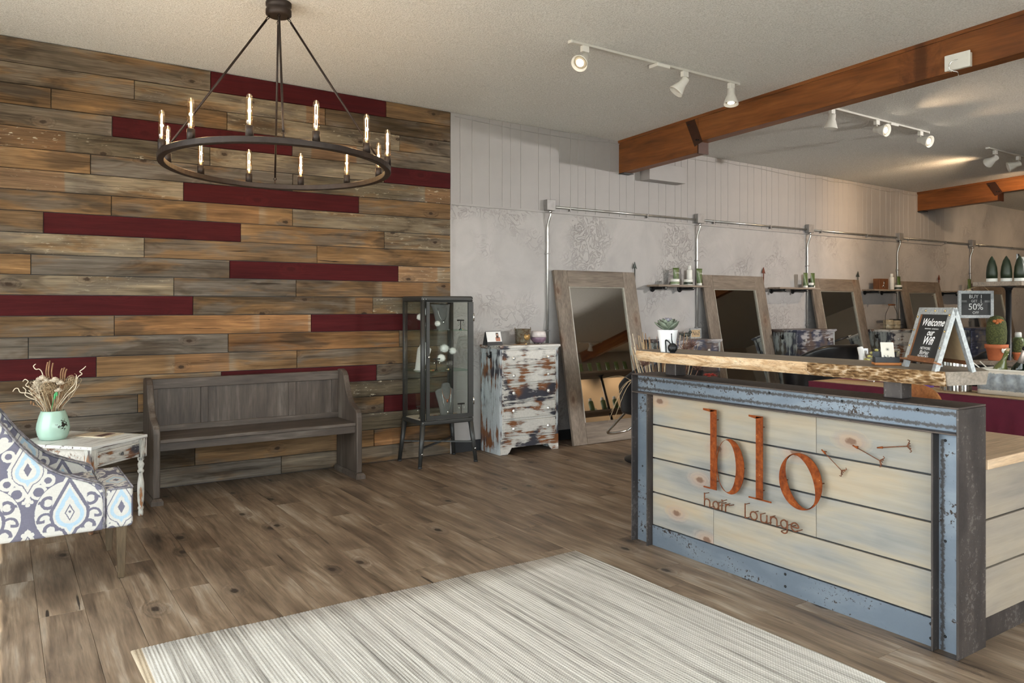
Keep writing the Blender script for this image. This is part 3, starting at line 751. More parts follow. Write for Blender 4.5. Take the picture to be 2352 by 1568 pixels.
# vase with dried flowers
VC = Vector((.288, 5.83, TH+.0005))
mb = MB(); mb.lathe([(.066,0),(.078,.004),(.090,.03),(.098,.07),(.094,.105),(.082,.15),(.071,.182),(.066,.186),(.064,.18),(.075,.14),(.085,.07),(.07,.012),(.0,.010)], VC, 40)
def vase_mat():
    g = G('mint_glaze'); o = g.coord(); x, y, z = g.xyz(o); n = g.noise(o, 60, 4)
    q = g.vm('SUBTRACT', o, (VC.x+.055, VC.y-.075, VC.z+.10)); a, b_, c_ = g.xyz(q); d = g.M('SQRT', a*a+b_*b_+c_*c_)
    m = g.st(n+(.045-d)*6, .62, .66)*g.st(d, .07, .03)
    return g.bsdf(g.mix(m, (.38,.55,.46), (.03,.025,.02)), .22, spec=.5)
for p_ in mb.v:
    a_ = math.atan2(p_.y-VC.y, p_.x-VC.x); k_ = 1-.045*abs(math.sin(4*a_+.6))**.7*min(1, (p_.z-VC.z)*12)
    p_.x = VC.x+(p_.x-VC.x)*k_; p_.y = VC.y+(p_.y-VC.y)*k_
vase = obj('vase', mb, vase_mat()); tag(vase, 'mint green glazed vase holding dried flowers on the side table', 'vase')
STRAW = plain('dried_straw', (.40,.29,.17), .8, var=.3, scale=25); STRAWL = plain('bleached_straw', (.62,.53,.40), .8, var=.15, scale=25); STRAWD = plain('brown_dried_stem', (.25,.135,.065), .8, var=.3, scale=25)
PETAL = plain('dried_petal', (.56,.47,.36), .75, var=.18, scale=40); LEAFG = plain('green_leaf', (.05,.30,.10), .5)
bq = thing('dried_flower_bouquet', 'bouquet of dried straw flowers and curly stems in the mint vase', 'flowers', VC+Vector((0,0,.02)))
rt_ = Vector((.832,-.554,0)); fw_ = Vector((.554,.832,0))
def bp(u, w, d=0): return VC + rt_*u + fw_*d + Vector((0,0,w))
rnd = random.Random(3)
for grp, mat, cnt in (('straw_stems', STRAW, 26), ('pale_stems', STRAWL, 20), ('brown_stems', STRAWD, 16)):
    mb = MB()
    for k in range(cnt):
        u0 = rnd.uniform(-.045,.045); d0 = rnd.uniform(-.04,.04); u1 = u0*3+rnd.uniform(-.05,.05); h = rnd.uniform(.27,.36)
        mb.tube(catmull([bp(u0*.6,.03,d0*.6), bp(u0,.18,d0), bp((u0+u1)/2,.24+.02*rnd.random(),d0*1.5), bp(u1,h,d0*2.2)], 4), rnd.uniform(.0014,.0028), 5)
    obj(grp, mb, mat, bq)
mb = MB()
for path in ([(-.03,.2),(-.10,.27),(-.15,.30),(-.20,.305),(-.215,.33),(-.235,.33),(-.25,.31)], [(-.02,.2),(-.08,.28),(-.13,.33),(-.165,.35),(-.15,.375),(-.17,.39),(-.185,.375)], [(0,.2),(-.03,.3),(-.055,.42),(-.075,.455),(-.10,.455),(-.115,.475),(-.10,.49)],
             [(.04,.2),(.10,.28),(.155,.33),(.17,.40),(.20,.425),(.185,.44),(.21,.46),(.225,.475)], [(.03,.2),(.09,.29),(.15,.36),(.165,.42)], [(-.03,.2),(-.09,.25),(-.14,.27),(-.17,.29),(-.165,.32),(-.185,.34)]):
    mb.tube(catmull([bp(u, w, -.02) for u, w in path], 6), [.003]*(6*(len(path)-1)) + [.0015], 6)
obj('curly_twig', mb, STRAWL, bq)
mb = MB()
for u, w in ((-.035,.50),(-.02,.51),(0,.495),(.06,.46),(.075,.465),(.09,.455)):
    mb.tube(catmull([bp(u*.5,.2), bp(u*.8,.36), bp(u-.01,.43), bp(u,w)], 5), .0045, 6)
obj('cane', mb, STRAWD, bq)
def fibre_ball(c, r, cnt, mat, name):
    mb = MB()
    for k in range(cnt):
        ax = Vector((rnd.gauss(0,1), rnd.gauss(0,1), rnd.gauss(0,1))).normalized(); u = ax.orthogonal().normalized(); w = ax.cross(u); rr = r*rnd.uniform(.55,1.05); c2 = Vector(c)+Vector((rnd.gauss(0,.01),rnd.gauss(0,.01),rnd.gauss(0,.01)))
        a0 = rnd.uniform(0,6.28); mb.tube([c2+(u*math.cos(a0+t*.55)+w*math.sin(a0+t*.55)*.8)*rr for t in range(9)], .0012, 4)
    obj(name, mb, mat, bq)
for u, w, d, r, m in ((-.085,.345,-.02,.042,STRAWL), (.005,.335,-.05,.045,STRAW), (.095,.325,.0,.042,STRAW), (.135,.385,-.01,.03,STRAW), (-.055,.30,.02,.035,STRAWD)): fibre_ball(bp(u,w,d), r, 34, m, 'fibre_ball')
def rose(c, r, name='dried_rose'):
    mb = MB(); c = Vector(c)
    for k in range(15):
        lay = k/15; a = k*2.4; rr = r*(.30+.70*lay); tilt = .2+.55*lay
        d = Vector((math.cos(a), math.sin(a), 0)); s_ = Vector((-d.y, d.x, 0)); b0 = c+d*rr*.25
        rows = []
        for i in range(4):
            f = i/3; ctr = b0 + d*rr*f*tilt + Vector((0,0, r*(.55*f*(1.3-tilt)+.15*(1-lay)))); wd_ = r*.55*math.sin(PI*(.25+.6*f))*(.5+.5*lay)
            rows.append([ctr-s_*wd_-d*.25*wd_, ctr-s_*wd_*.5, ctr+s_*wd_*.5, ctr+s_*wd_-d*.25*wd_])
        mb.grid(rows)
    o = obj(name, mb, PETAL, bq); m = o.modifiers.new('th', 'SOLIDIFY'); m.thickness = .002
    return o
for u, w, d, r in ((-.05,.385,-.035,.046), (.045,.375,-.055,.046), (.08,.36,-.05,.036), (.075,.315,-.065,.034), (-.015,.37,-.045,.036), (-.09,.36,-.02,.034)): rose(bp(u,w,d), r)
mb = MB(); mb.tube(catmull([bp(.02,.2,-.05), bp(.04,.27,-.06), bp(.055,.31,-.065)], 4), .0022, 6); mb.ell(bp(.05,.285,-.065), (.006,.004,.02)); mb.ell(bp(.062,.30,-.065), (.007,.004,.018)); obj('green_leaf', mb, LEAFG, bq)
mb = MB(); mb.tube(catmull([bp(-.05,.2,.0), bp(-.09,.215,-.02), bp(-.12,.235,-.02)], 4), .0018, 5)
for k in range(7): mb.ell(bp(-.125+.012*math.cos(k*2.1), .235+.010*math.sin(k*1.7), -.02), (.007,.007,.007), 6, 4)
obj('berry_sprig', mb, STRAWD, bq)
# ------------------------------------------------------------------ armchair in damask print
def damask(gu, gv, nm='damask_fabric'):
    g = G(nm); x, y, z = g.xyz(g.coord())
    nx, ny, nz = g.xyz(g.n('NewGeometry').outputs['Normal'])
    sx = g.st(g.ab(nx), .6, .62); st_ = g.st(g.ab(nz), .75, .78)
    u = x*(1-sx)+(y+.155)*sx; v = z*(1-st_)+y*st_*1.0
    U, V = .356, .458
    def tile(e, period, off): return (g.M('FRACT', (e-off)/period+.5)-.5)*period
    wob = g.noise(g.coord(), 130, 2)*.006-.003
    u = u+wob; v = v+wob
    ax, ay = g.ab(tile(u, U, gu)), tile(v, V, gv)
    bx_, by = g.ab(tile(u, U, gu+U/2)), tile(v, V, gv+V/2)
    def disc(px, py, cx, cy, r): return g.ln(px-cx, py-cy)-r
    def ogee(px, py, k=1.0):
        return g.mn(g.mn(disc(px, py, 0, -.012*k, .058*k), disc(px, py, 0, .038*k, .036*k)), (g.ab(px)*.80+g.ab(py-.008*k)*.42)-.044*k)
    def inside(d, w=.0012): return 1-g.st(d, -w, w)
    def band(d, lo, hi): return inside(g.mx(lo-d, d-hi))
    def arc(px, py, cx, cy, r, t): return inside(g.ab(disc(px, py, cx, cy, r))-t)
    GREY, CRM, BLU = (.15,.145,.19), (.55,.535,.50), (.37,.49,.59)
    col = g.mix(0, GREY, GREY)
    def lay(m, c):
        nonlocal col; col = g.mix(m, col, c)
    # big cream roundels, pointed above and below
    blob = g.mn(g.M('SQRT', ax*ax+ay*ay*.92)-.150, (ax*.9+g.ab(ay)*.5)-.103)
    lay(inside(blob), CRM)
    dA = ogee(ax, ay, 1.12)
    ins = inside(blob+.004)
    for cx, cy, r, t in ((.093,.055,.026,.0075), (.125,.012,.048,.007), (.082,-.080,.026,.008), (.105,-.028,.030,.006)):
        lim = g.st(ax, cx-.02, cx-.015) if cy > 0 else g.st(ay, cy-.012, cy-.006)
        lay(arc(ax, ay, cx, cy, r, t)*lim*ins, GREY)
    lay(inside(dA-.020)*0+band(dA, .008, .022), GREY)
    lay(inside(dA-.008), CRM); lay(band(dA, -.020, -.002), BLU)
    pet = disc(ax, ay, .0, -.006, .040); lay(inside(pet), CRM)
    leaf = (ax*1.0+g.ab(ay+.004)*.52)-.020; lay(band(leaf, -.0035, .002), GREY); lay(inside(g.ln(ax, ay)-.006), GREY)
    # smaller motifs on the grey ground between them
    dB = ogee(bx_, by, 1.0); mask = 1-inside(blob-.003)
    lay(inside(dB-.024)*mask, CRM); lay(band(dB, .006, .010)*mask, GREY); lay(band(dB, -.022, -.006), BLU)
    lay(inside(disc(bx_, by, 0, -.006, .034)), CRM)
    leafb = (bx_*1.0+g.ab(by)*.5)-.017; lay(inside(leafb), GREY)
    for cx, cy, r, t in ((.085,-.062,.024,.008), (.078,.072,.022,.007), (.045,-.115,.03,.007)):
        lay(arc(bx_, by, cx, cy, r, t)*mask, CRM)
    fl = g.mn(g.mn(disc(bx_, by, 0, -.150, .014), disc(bx_, by, .016, -.160, .009)), disc(bx_, by, 0, -.172, .010)); lay(inside(fl)*mask, CRM)
    fl = g.mn(disc(bx_, by, 0, .150, .014), disc(bx_, by, .018, .140, .010)); lay(inside(fl)*mask, CRM)
    wv = g.noise(g.sc(g.coord(), (40, 40, 900)), 1, 2)*.5+g.noise(g.sc(g.coord(), (900, 900, 40)), 1, 2)*.5
    col = g.mix(.5, col, g.ramp(wv, [(.35,(.72,.72,.72)),(.6,(1.08,1.08,1.08))]), 'MULTIPLY')
    return g.bsdf(col, .85, h=wv, bs=.2, bd=.001, spec=.15)
DAM = damask(.14, .385); DAMF = damask(.372+.178, .385+.229-.01, 'damask_fabric_front')
PIPE = plain('grey_piping', (.20,.19,.21), .8, var=.6, scale=45)
ac = thing('armchair', 'blue-grey and cream damask armchair at the left edge', 'armchair', (.15, 4.73, 0))
ctop = [(.443,.40),(.444,.465),(.436,.492),(.415,.508),(.37,.523),(.30,.552),(.25,.576),(.205,.603),(.16,.642),(.122,.682),(.085,.727),(.052,.772),(.02,.822),(-.01,.863),(-.05,.905),(-.10,.935),(-.15,.945)]
prof = [(-.22,.268),(.443,.268)]+ctop+[(-.20,.93),(-.235,.88),(-.25,.60)]
for y0, y1 in ((4.42,4.495), (4.965,5.04)):
    mb = MB(); mb.prism(prof, 'y', y0, y1); a = obj('arm', mb, DAM, ac, bevel=.014, seg=3)
    mb = MB()
    for y in (y0+.002, y1-.002): mb.tube([(x, y, z+.001) for x, z in [(.4445,.275)]+ctop], .0048, 6)
    obj('piping', mb, PIPE, a)
obj('seat', MB().box(-.10,.446,4.495,4.965,.30,.475), DAM, ac, bevel=.03, seg=3)
mb = MB(); mb.box(.446,.578,4.425,5.035,.268,.472); obj('seat_front', mb, DAMF, ac, bevel=.018, seg=3)
mb = MB(); mb.prism([(-.24,.268),(-.10,.268),(-.06,.48),(-.10,.86),(-.13,.925),(-.17,.945),(-.22,.93),(-.25,.86)], 'y', 4.495, 4.965); obj('backrest', mb, DAM, ac, bevel=.02, seg=3)
mb = MB(); mb.tube([(.575,4.43,.470),(.575,5.03,.470)], .0048, 6); mb.tube([(.46,4.428,.470),(.575,4.428,.470)], .0048, 6); obj('seat_piping', mb, PIPE, ac)
for lx, ly, dx in ((.525,4.462,.0), (.525,4.998,.0), (-.19,4.462,-.05), (-.19,4.998,-.05)):
    mb = MB(); mb.taper((lx+dx, ly, 0), (.03,.03), (lx, ly, .269), (.05,.05)); obj('leg', mb, LEGW, ac, bevel=.003)
# ------------------------------------------------------------------ glass display cabinet
cx0, cx1, cy0, cy1 = 3.055, 3.575, 6.005, 6.40
gc = thing('display_cabinet', 'charcoal metal and glass display cabinet full of jewellery', 'cabinet', ((cx0+cx1)/2, (cy0+cy1)/2, 0))
zb, zt = .405, 1.50
for x in (cx0, cx1):
    for y in (cy0, cy1):
        sx = 1 if x == cx1 else -1; sy = 1 if y == cy1 else -1
        mb = MB(); mb.tube([(x-sx*.020,y-sy*.020,zb),(x-sx*.020,y-sy*.020,zt-.03)], .022, 12); obj('corner_post', mb, CABM, gc)
        mb = MB(); mb.tube([(x-sx*.018,y-sy*.018,zb-.03),(x+sx*.022,y+sy*.006,.012)], [.024,.017], 10); l = obj('leg', mb, CABM, gc)
        mb = MB(); mb.lathe([(.019,0),(.019,.014)], (x+sx*.022, y+sy*.006, 0), 10); obj('foot_cap', mb, VINYL, l)
        mb = MB(); mb.lathe([(.009,0),(.009,.004),(.004,.007)], (x+sx*.008, y+sy*.0-(.022 if sy < 0 else -.022), .125), 10, (0,sy,0)); obj('bolt', mb, CHROME, l)
mb = MB(); mb.box(cx0-.004, cx1+.004, cy0-.004, cy1+.004, zb-.04, zb); obj('base_frame', mb, CABM, gc, bevel=.012)
mb = MB(); mb.box(cx0-.002, cx1+.002, cy0-.002, cy1+.002, zt-.05, zt); obj('top', mb, CABM, gc, bevel=.018, seg=3)
mb = MB(); mb.box(cx0+.02, cx1-.02, cy0+.02, cy1-.02, zb, zb+.006); obj('floor_panel', mb, plain('cream_tray', (.55,.47,.38), .6), gc)
for a_, b_ in (((cx0-.01,cy0-.004,.165),(cx1+.01,cy1+.004,.165)), ((cx1+.01,cy0-.004,.178),(cx0-.01,cy1+.004,.178))):
    v = Vector(b_)-Vector(a_); q = v.normalized(); s_ = Vector((-q.y,q.x,0))*.012; mb = MB(); A, B = Vector(a_), Vector(b_); h = Vector((0,0,.012))
    mb.add([A-s_,B-s_,B+s_,A+s_,A-s_+h,B-s_+h,B+s_+h,A+s_+h], [(3,2,1,0),(4,5,6,7),(0,1,5,4),(1,2,6,5),(2,3,7,6),(3,0,4,7)]); obj('cross_brace', mb, CABM, gc)
dx0, dx1, dz0, dz1 = cx0+.042, cx1-.004, zb+.006, zt-.052
mb = MB(); gx0, gx1, gz0, gz1 = dx0+.030, dx1-.052, dz0+.037, dz1-.004
mb.box(dx0, gx0, cy0-.010, cy0+.006, dz0, dz1).box(gx1, dx1, cy0-.010, cy0+.006, dz0, dz1).box(gx0, gx1, cy0-.010, cy0+.006, dz0, gz0).box(gx0, gx1, cy0-.010, cy0+.006, gz1, dz1)
dd = obj('door', mb, CABM, gc)
obj('pane', box(gx0, gx1, cy0-.003, cy0+.001, gz0, gz1), GLASS, dd)
mb = MB(); mb.lathe([(.006,0),(.006,.010),(.010,.013),(.010,.022),(.004,.024)], (dx0+.014, cy0-.010, .965), 12, (0,-1,0)); obj('knob', mb, CHROME, dd)
for z in (1.31, .56): mb = MB(); mb.box(dx1-.006, dx1+.006, cy0-.017, cy0-.008, z-.03, z+.03); mb.tube([(dx1,cy0-.018,z-.035),(dx1,cy0-.018,z+.035)], .005, 8); obj('hinge', mb, CHROME, dd)
mb = MB()
for x, z in ((cx0+.012,zt-.03),(cx0+.04,zt-.03),(cx1-.012,zt-.03),(cx0+.012,zb-.015)): mb.lathe([(.005,0),(.005,.002),(.002,.004)], (x, cy0-.0045, z), 8, (0,-1,0))
obj('rivet', mb, CHROME, gc)
obj('side_pane', box(cx0+.002, cx0+.006, cy0+.035, cy1-.035, zb+.006, zt-.05), GLASS, gc)
obj('side_pane', box(cx1-.006, cx1-.002, cy0+.035, cy1-.035, zb+.006, zt-.05), GLASS, gc)
obj('back_pane', box(cx0+.035, cx1-.035, cy1-.006, cy1-.002, zb+.006, zt-.05), GLASS, gc)
obj('back_rail', box(cx0+.03, cx0+.05, cy1-.012, cy1, zb, zt-.05), CABM, gc); obj('back_rail', box(cx1-.05, cx1-.03, cy1-.012, cy1, zb, zt-.05), CABM, gc)
SZ = (1.192, .832)
for z in SZ: obj('shelf', box(cx0+.008, cx1-.008, cy0+.012, cy1-.012, z-.004, z+.002), GLASSE, gc)
# jewellery inside
LINEN = plain('grey_linen', (.13,.13,.125), .9, var=.15, scale=120, bump=.2); LINENL = plain('white_linen', (.62,.61,.58), .9, var=.1, scale=120)
def bust(label, x, y, z, w, h, lean, mat=LINEN, rot=0, pend=None, flare=False):
    t = thing('necklace_bust', label, 'necklace bust', (x, y, z))
    if flare: half = [(.30,0),(.33,.3),(.38,.6),(.44,.85),(.50,.97),(.47,1.0),(.34,.965),(.20,.90),(.0,.87)]
    else: half = [(.33,0),(.35,.2),(.42,.45),(.49,.66),(.50,.74),(.42,.80),(.26,.84),(.22,.90),(.20,.965),(.10,1.0),(.0,1.0)]
    pts = [(f*w, q*h) for f, q in half] + [(-f*w, q*h) for f, q in half[::-1][1:]]
    def bend(px, pz): return -.035*(1-(px/(w*.5))**2)+lean*pz
    n = len(pts); mb = MB()
    for off in (0, .010): mb.add([(px, bend(px, pz)+off, pz) for px, pz in pts], [])
    # face as a fan of strips between mirrored outline points so the bend shows
    m_ = len(half); k0 = 0
    for off in (0, .010):
        rows = []
        for f, q in half: rows.append([Vector((f*w*s_, bend(f*w*s_, q*h)+off, q*h)) for s_ in (-1,-.75,-.5,-.25,0,.25,.5,.75,1)])
        mb.grid(rows)
    base = 0
    for i in range(n):
        j = (i+1) % n; mb.f.append([i, j, n+j, n+i]); mb.sm.append(False)
    obj('bust', mb, mat, t, world=False)
    mb = MB(); mb.box(-w*.30, w*.30, -.04, .045, 0, .005); mb.prism([(.008,0),(.06,0),(lean*h*.7+.008,h*.7)], 'x', -.01, .01); obj('foot', mb, mat, t, world=False)
    for j, (c_, dep, mt) in enumerate(pend or []):
        q0 = .86 if flare else .82
        path = [(w*.24*math.cos(PI*k/10), h*q0-dep*math.sin(PI*k/10)) for k in range(11)]
        mb = MB(); mb.tube([(px, bend(px, pz)-.004, pz) for px, pz in path], .0017, 5); mb.ell((0, bend(0,h*q0-dep)-.007, h*q0-dep-.012), (.010,.005,.013), 8, 6); obj('necklace', mb, mt, t, world=False)
    t.rotation_euler = (0, 0, rot); return t
SILV = plain('silver', (.75,.74,.70), .2, 1); COPP = plain('copper_beads', (.40,.12,.05), .35, .4); GOLD = plain('gold_trinket', (.62,.45,.20), .3, .8, var=.3, scale=40)
bust('grey linen necklace bust on the top cabinet shelf', 3.37, 6.22, SZ[0]+.0021, .20, .235, .12, pend=[(0,.12,SILV)], flare=True)
bust('grey linen necklace bust with two necklaces on the cabinet floor', 3.395, 6.19, zb+.0062, .19, .30, .10, pend=[(0,.10,COPP),(0,.20,SILV)])
bust('white linen necklace bust on the middle cabinet shelf', 3.16, 6.24, SZ[1]+.0021, .15, .25, .30, LINENL, rot=-1.1)
FUR = plain('white_fur', (.82,.81,.78), .95, var=.06, scale=90, bump=.6)
def pompoms(label, x, y, z, spots):
    t = thing('pompom_stand', label, 'ornament', (x, y, z)); r = random.Random(int(x*1000+z*77))
    mb = MB(); mb.lathe([(.022,0),(.022,.06),(.020,.075),(.018,.078)], (0,0,.0005), 14); obj('jar', mb, plain('smoked_glass_jar', (.10,.09,.085), .15, .3) if not bpy.data.materials.get('smoked_glass_jar') else bpy.data.materials['smoked_glass_jar'], t, world=False)
    for dx, dy, dz, rr in spots:
        mb = MB(); mb.tube([(0,0,.07),(dx*.6,dy*.6,dz*.7),(dx,dy,dz)], .0018, 5); s_ = obj('stalk', mb, BLACKM, t, world=False)
        mb = MB(); mb.ell((dx,dy,dz), (rr*.82,rr*.82,rr*.82), 12, 8)
        for k in range(260):
            d = Vector((r.gauss(0,1), r.gauss(0,1), r.gauss(0,1))).normalized(); s2 = d.orthogonal().normalized()*.0016; p = Vector((dx,dy,dz))
            mb.add([p+d*rr*.7-s2, p+d*rr*.7+s2, p+d*rr*r.uniform(.95,1.2)+Vector((r.gauss(0,.003),r.gauss(0,.003),0))], [(0,1,2)])
        obj('pompom', mb, FUR, t, world=False)
    mb = MB()
    for k in range(8):
        a = k*.8; mb.tube([(.024*math.cos(a),.024*math.sin(a),.07),(.025*math.cos(a),.025*math.sin(a),.015)], .0016, 4)
    obj('chains', mb, SILV, t, world=False); return t
pompoms('white fur pompoms on a dark jar, top cabinet shelf', 3.155, 6.16, SZ[0]+.0021, [(-.035,0,.12,.036), (.02,.01,.165,.036), (.11,-.05,.060,.028)])
pompoms('white fur pompoms on a dark jar, middle cabinet shelf', 3.44, 6.20, SZ[1]+.0021, [(-.055,0,.19,.044), (.035,.01,.165,.036), (-.10,-.02,.105,.042)])
def tstand(label, x, y, z, h, rot=0):
    t = thing('earring_stand', label, 'earring stand', (x, y, z))
    mb = MB(); mb.lathe([(.016,0),(.014,.005),(.004,.012),(.003,h)], (0,0,.0003), 10); mb.box(-.034,.034,-.006,.006,h-.004,h+.008); obj('stand', mb, BLACKM, t, world=False)
    for s_ in (-.026, .026):
        mb = MB(); mb.tube([(s_,-.008,h),(s_,-.009,h-.025)], .0012, 4); mb.ell((s_,-.009,h-.034), (.005,.003,.011), 8, 6); obj('earring', mb, SILV, t, world=False)
    t.rotation_euler = (0,0,rot)
tstand('black earring stand at the right of the top cabinet shelf', 3.515, 6.13, SZ[0]+.0021, .085)
tstand('black earring stand at the right of the cabinet floor', 3.515, 6.12, zb+.0062, .105)
tstand('black earring stand at the left of the cabinet floor', 3.11, 6.15, zb+.0062, .105)
tstand('black earring stand behind the door knob on the middle shelf', 3.26, 6.12, SZ[1]+.0021, .10)
def trinket(label, x, y, z, mat, s):
    t = thing('bracelet', label, 'bracelet', (x, y, z)); mb = MB(); pts = [(s*math.cos(k*PI/6), s*.8*math.sin(k*PI/6), s*.35) for k in range(13)]; mb.tube(pts, s*.3, 6); obj('band', mb, mat, t, world=False)
    mb = MB(); mb.ell((0,-s,s*.45), (s*.5,s*.3,s*.45), 8, 6); obj('stone', mb, COPP if mat is GOLD else GOLD, t, world=False)
trinket('gold bracelet lying behind the door on the middle cabinet shelf', 3.20, 6.09, SZ[1]+.0022, GOLD, .018)
trinket('silver bracelet by pompom jar on the middle cabinet shelf', 3.36, 6.10, SZ[1]+.0022, SILV, .018)
trinket('turquoise ring under the earring stand on top cabinet shelf', 3.50, 6.08, SZ[0]+.0022, plain('turquoise', (.12,.34,.36), .3), .014)
trinket('brown leather bracelet on the cabinet floor', 3.26, 6.13, zb+.0064, COPP, .028)
# ------------------------------------------------------------------ chests of drawers
def chest(name, label, loc, w, d, h, zs, front, side, knobs=True, hook=True, cols=1, group=None, base=True):
    t = thing(name, label, 'chest of drawers', loc, group)
    def o_(n, mb, mat, bev=0, par=None): return obj(n, mb, mat, par or t, world=False, bevel=bev)
    o_('top', MB().box(-.015, w+.02, -.022, d, h-.022, h).box(-.006, w+.010, -.012, d, h-.034, h-.022), front, .004)
    for x0, x1 in ((0,.022), (w-.022,w)):
        s_ = o_('side', MB().box(x0, x1, .0, d, .0, h-.034), side)
        ex = (-.006, 0) if x0 == 0 else (w, w+.006)
        o_('side_frame', MB().box(ex[0], ex[1], 0, .045, .0, h-.034).box(ex[0], ex[1], d-.045, d, .0, h-.034).box(ex[0], ex[1], .045, d-.045, 0, .06).box(ex[0], ex[1], .045, d-.045, h-.08, h-.034), side, .003, s_)
    if hook:
        mb = MB(); hy, hz = d*.45, h-.10
        mb.tube(catmull([(-.007,hy,hz+.02),(-.02,hy,hz),(-.045,hy,hz-.005),(-.052,hy,hz+.03)], 5), .006, 6); mb.tube(catmull([(-.007,hy,hz-.005),(-.02,hy,hz-.02),(-.032,hy,hz-.015)], 5), .006, 6); mb.box(-.0105,-.0062,hy-.012,hy+.012,hz-.02,hz+.04)
        o_('coat_hook', mb, BLACKM)
    fr = MB()
    fr.box(.022, .034, 0, .03, zs[-1], h-.034).box(w-.034, w-.022, 0, .03, zs[-1], h-.034)
    fr.box(.034, w-.034, 0, .03, zs[0], h-.034)
    for z in zs[1:]: fr.box(.034, w-.034, .001, .03, z-.009, z+.009)
    fr.box(.022, w-.022, d-.012, d, 0, h-.034)
    o_('carcass', fr, front)
    if base:
        fz = zs[-1]-.009
        o_('plinth', MB().prism([(0,0),(.075,0),(.10,.022),(.125,.062),(w-.125,.062),(w-.10,.022),(w-.075,0),(w,0),(w,fz),(0,fz)], 'y', -.010, .012), front, .002)
    cw = (w-.072)/cols
    for i in range(len(zs)-1):
        for c in range(cols):
            x0 = .036+c*cw+(.004 if c else 0); x1 = .036+(c+1)*cw-(.004 if c < cols-1 else 0)
            z1, z0 = zs[i]-(.002 if i == 0 else .011), zs[i+1]+.011
            dr = o_('drawer', MB().box(x0, x1, -.010, .020, z0, z1), front, .004)
            bd = MB().box(x0+.008,x1-.008,-.014,-.010,z1-.013,z1-.007).box(x0+.008,x1-.008,-.014,-.010,z0+.007,z0+.013).box(x0+.008,x0+.014,-.014,-.010,z0+.013,z1-.013).box(x1-.014,x1-.008,-.014,-.010,z0+.013,z1-.013)
            o_('drawer_bead', bd, front, 0, dr)
            if knobs:
                for f in ((.165,.835) if cols == 1 else (.5,)):
                    mb = MB(); mb.lathe([(.006,0),(.006,.010),(.017,.014),(.019,.022),(.012,.030),(.004,.032)], (x0+(x1-x0)*f, -.010, (z0+z1)/2), 10, (0,-1,0), smooth=False)
                    o_('knob', mb, CRYST, 0, dr)
    return t
g = G('crystal_knob'); CRYST = g.bsdf((.80,.79,.76), .12, .55)
chest('chest_of_drawers', 'tall distressed white five-drawer chest with brown wood showing, beside glass cabinet', (3.93, 6.105, 0), .68, .345, 1.035, [.988,.832,.666,.501,.327,.157], DISX, DISZ)
# things on it
t = thing('desk_calendar', 'small spiral desk calendar with portrait photo on tall white chest', 'calendar', (3.95, 6.27, 1.0355))
mb = MB(); mb.prism([(-.045,0),(.045,0),(.045,.004),(.004,.13),(-.004,.13),(-.045,.004)], 'x', -.085, .085); obj('stand', mb, VINYL, t, world=False)
n_ = Vector((0,-.126,.041)).normalized(); up = Vector((0,.041,.126)).normalized(); M = frame((0,-.0455,.0045), (1,0,0), tuple(up), tuple(n_))
mb = place(MB().box(-.082,.082,.030,.130,.0006,.003), M); obj('page', mb, WHITEP, t, world=False)
mb = place(MB().box(.015,.066,.034,.075,.0032,.0036), M); pg = obj('portrait_clothes', mb, plain('portrait_shirt', (.40,.16,.10), .6), t, world=False)
mb = place(MB().box(.025,.052,.065,.118,.0038,.0042), M); obj('portrait_hair', mb, plain('portrait_hair', (.05,.025,.018), .5), t, world=False)
mb = place(MB().lathe([(0,.0044),(.0095,.0044)], (.038,.098,0), 12), M); obj('portrait_face', mb, plain('portrait_skin', (.62,.40,.30), .6), t, world=False)
mb = MB()
for k in range(14): mb.tube([(-.075+k*.0115, .004*math.cos(a)*1.6, .131+.006*math.sin(a)) for a in (0,1.05,2.1,3.14,4.2,5.2,6.28)], .001, 4)
obj('spiral', mb, BLACKM, t, world=False)
t = thing('tin_bucket', 'rusty galvanised tin bucket with label plate on the tall chest', 'bucket', (4.315, 6.29, 1.0355))
def rusty_tin():
    g = G('rusty_tin'); o = g.coord(); n = g.noise(o, 22, 5, .65)
    return g.bsdf(g.ramp(n, [(.35,(.10,.045,.018)),(.48,(.17,.14,.095)),(.6,(.27,.25,.20))]), .5, .5, h=n, bs=.2, bd=.002)
RT = rusty_tin()
mb = MB(); mb.lathe([(.070,0),(.072,.004),(.080,.14),(.084,.145),(.084,.15),(.078,.148),(.070,.01),(0,.008)], (0,0,0), 24); obj('body', mb, RT, t, world=False)
mb = MB(); mb.lathe([(.0765,.105),(.081,.108),(.0765,.111)], (0,0,0), 24); mb.lathe([(.072,.015),(.076,.018),(.073,.021)], (0,0,0), 24); obj('band', mb, RT, t, world=False)
mb = MB(); mb.lathe([(.0,.006),(.033,.004),(.036,0)], (0,-.073,.075), 20, (0,-1,.1)); obj('label_plate', mb, plain('brass_plate', (.33,.20,.07), .4, .6, var=.4, scale=60), t, world=False)
for s_ in (-1,1): mb = MB(); mb.tube(catmull([(s_*.082,0,.125),(s_*.095,0,.14),(s_*.092,0,.165)], 4), .004, 6); obj('ear', mb, RT, t, world=False)
t = thing('scent_diffuser', 'round white and mauve scent diffuser on the tall chest', 'diffuser', (4.49, 6.27, 1.0355))
mb = MB(); mb.lathe([(.030,.006),(.055,.014),(.078,.045),(.080,.066)], (0,0,0), 28); obj('base', mb, plain('mauve_plastic', (.20,.13,.185), .35), t, world=False)
mb = MB(); mb.lathe([(.080,.066),(.077,.095),(.070,.122),(.062,.126),(.055,.120),(0,.118)], (0,0,0), 28); obj('lid', mb, plain('pinkish_white_plastic', (.66,.60,.59), .35), t, world=False)
for k in range(3): mb = MB(); mb.lathe([(.007,0),(.009,.012)], (.04*math.cos(k*2.09),.04*math.sin(k*2.09),0), 8); obj('foot', mb, VINYL, t, world=False)
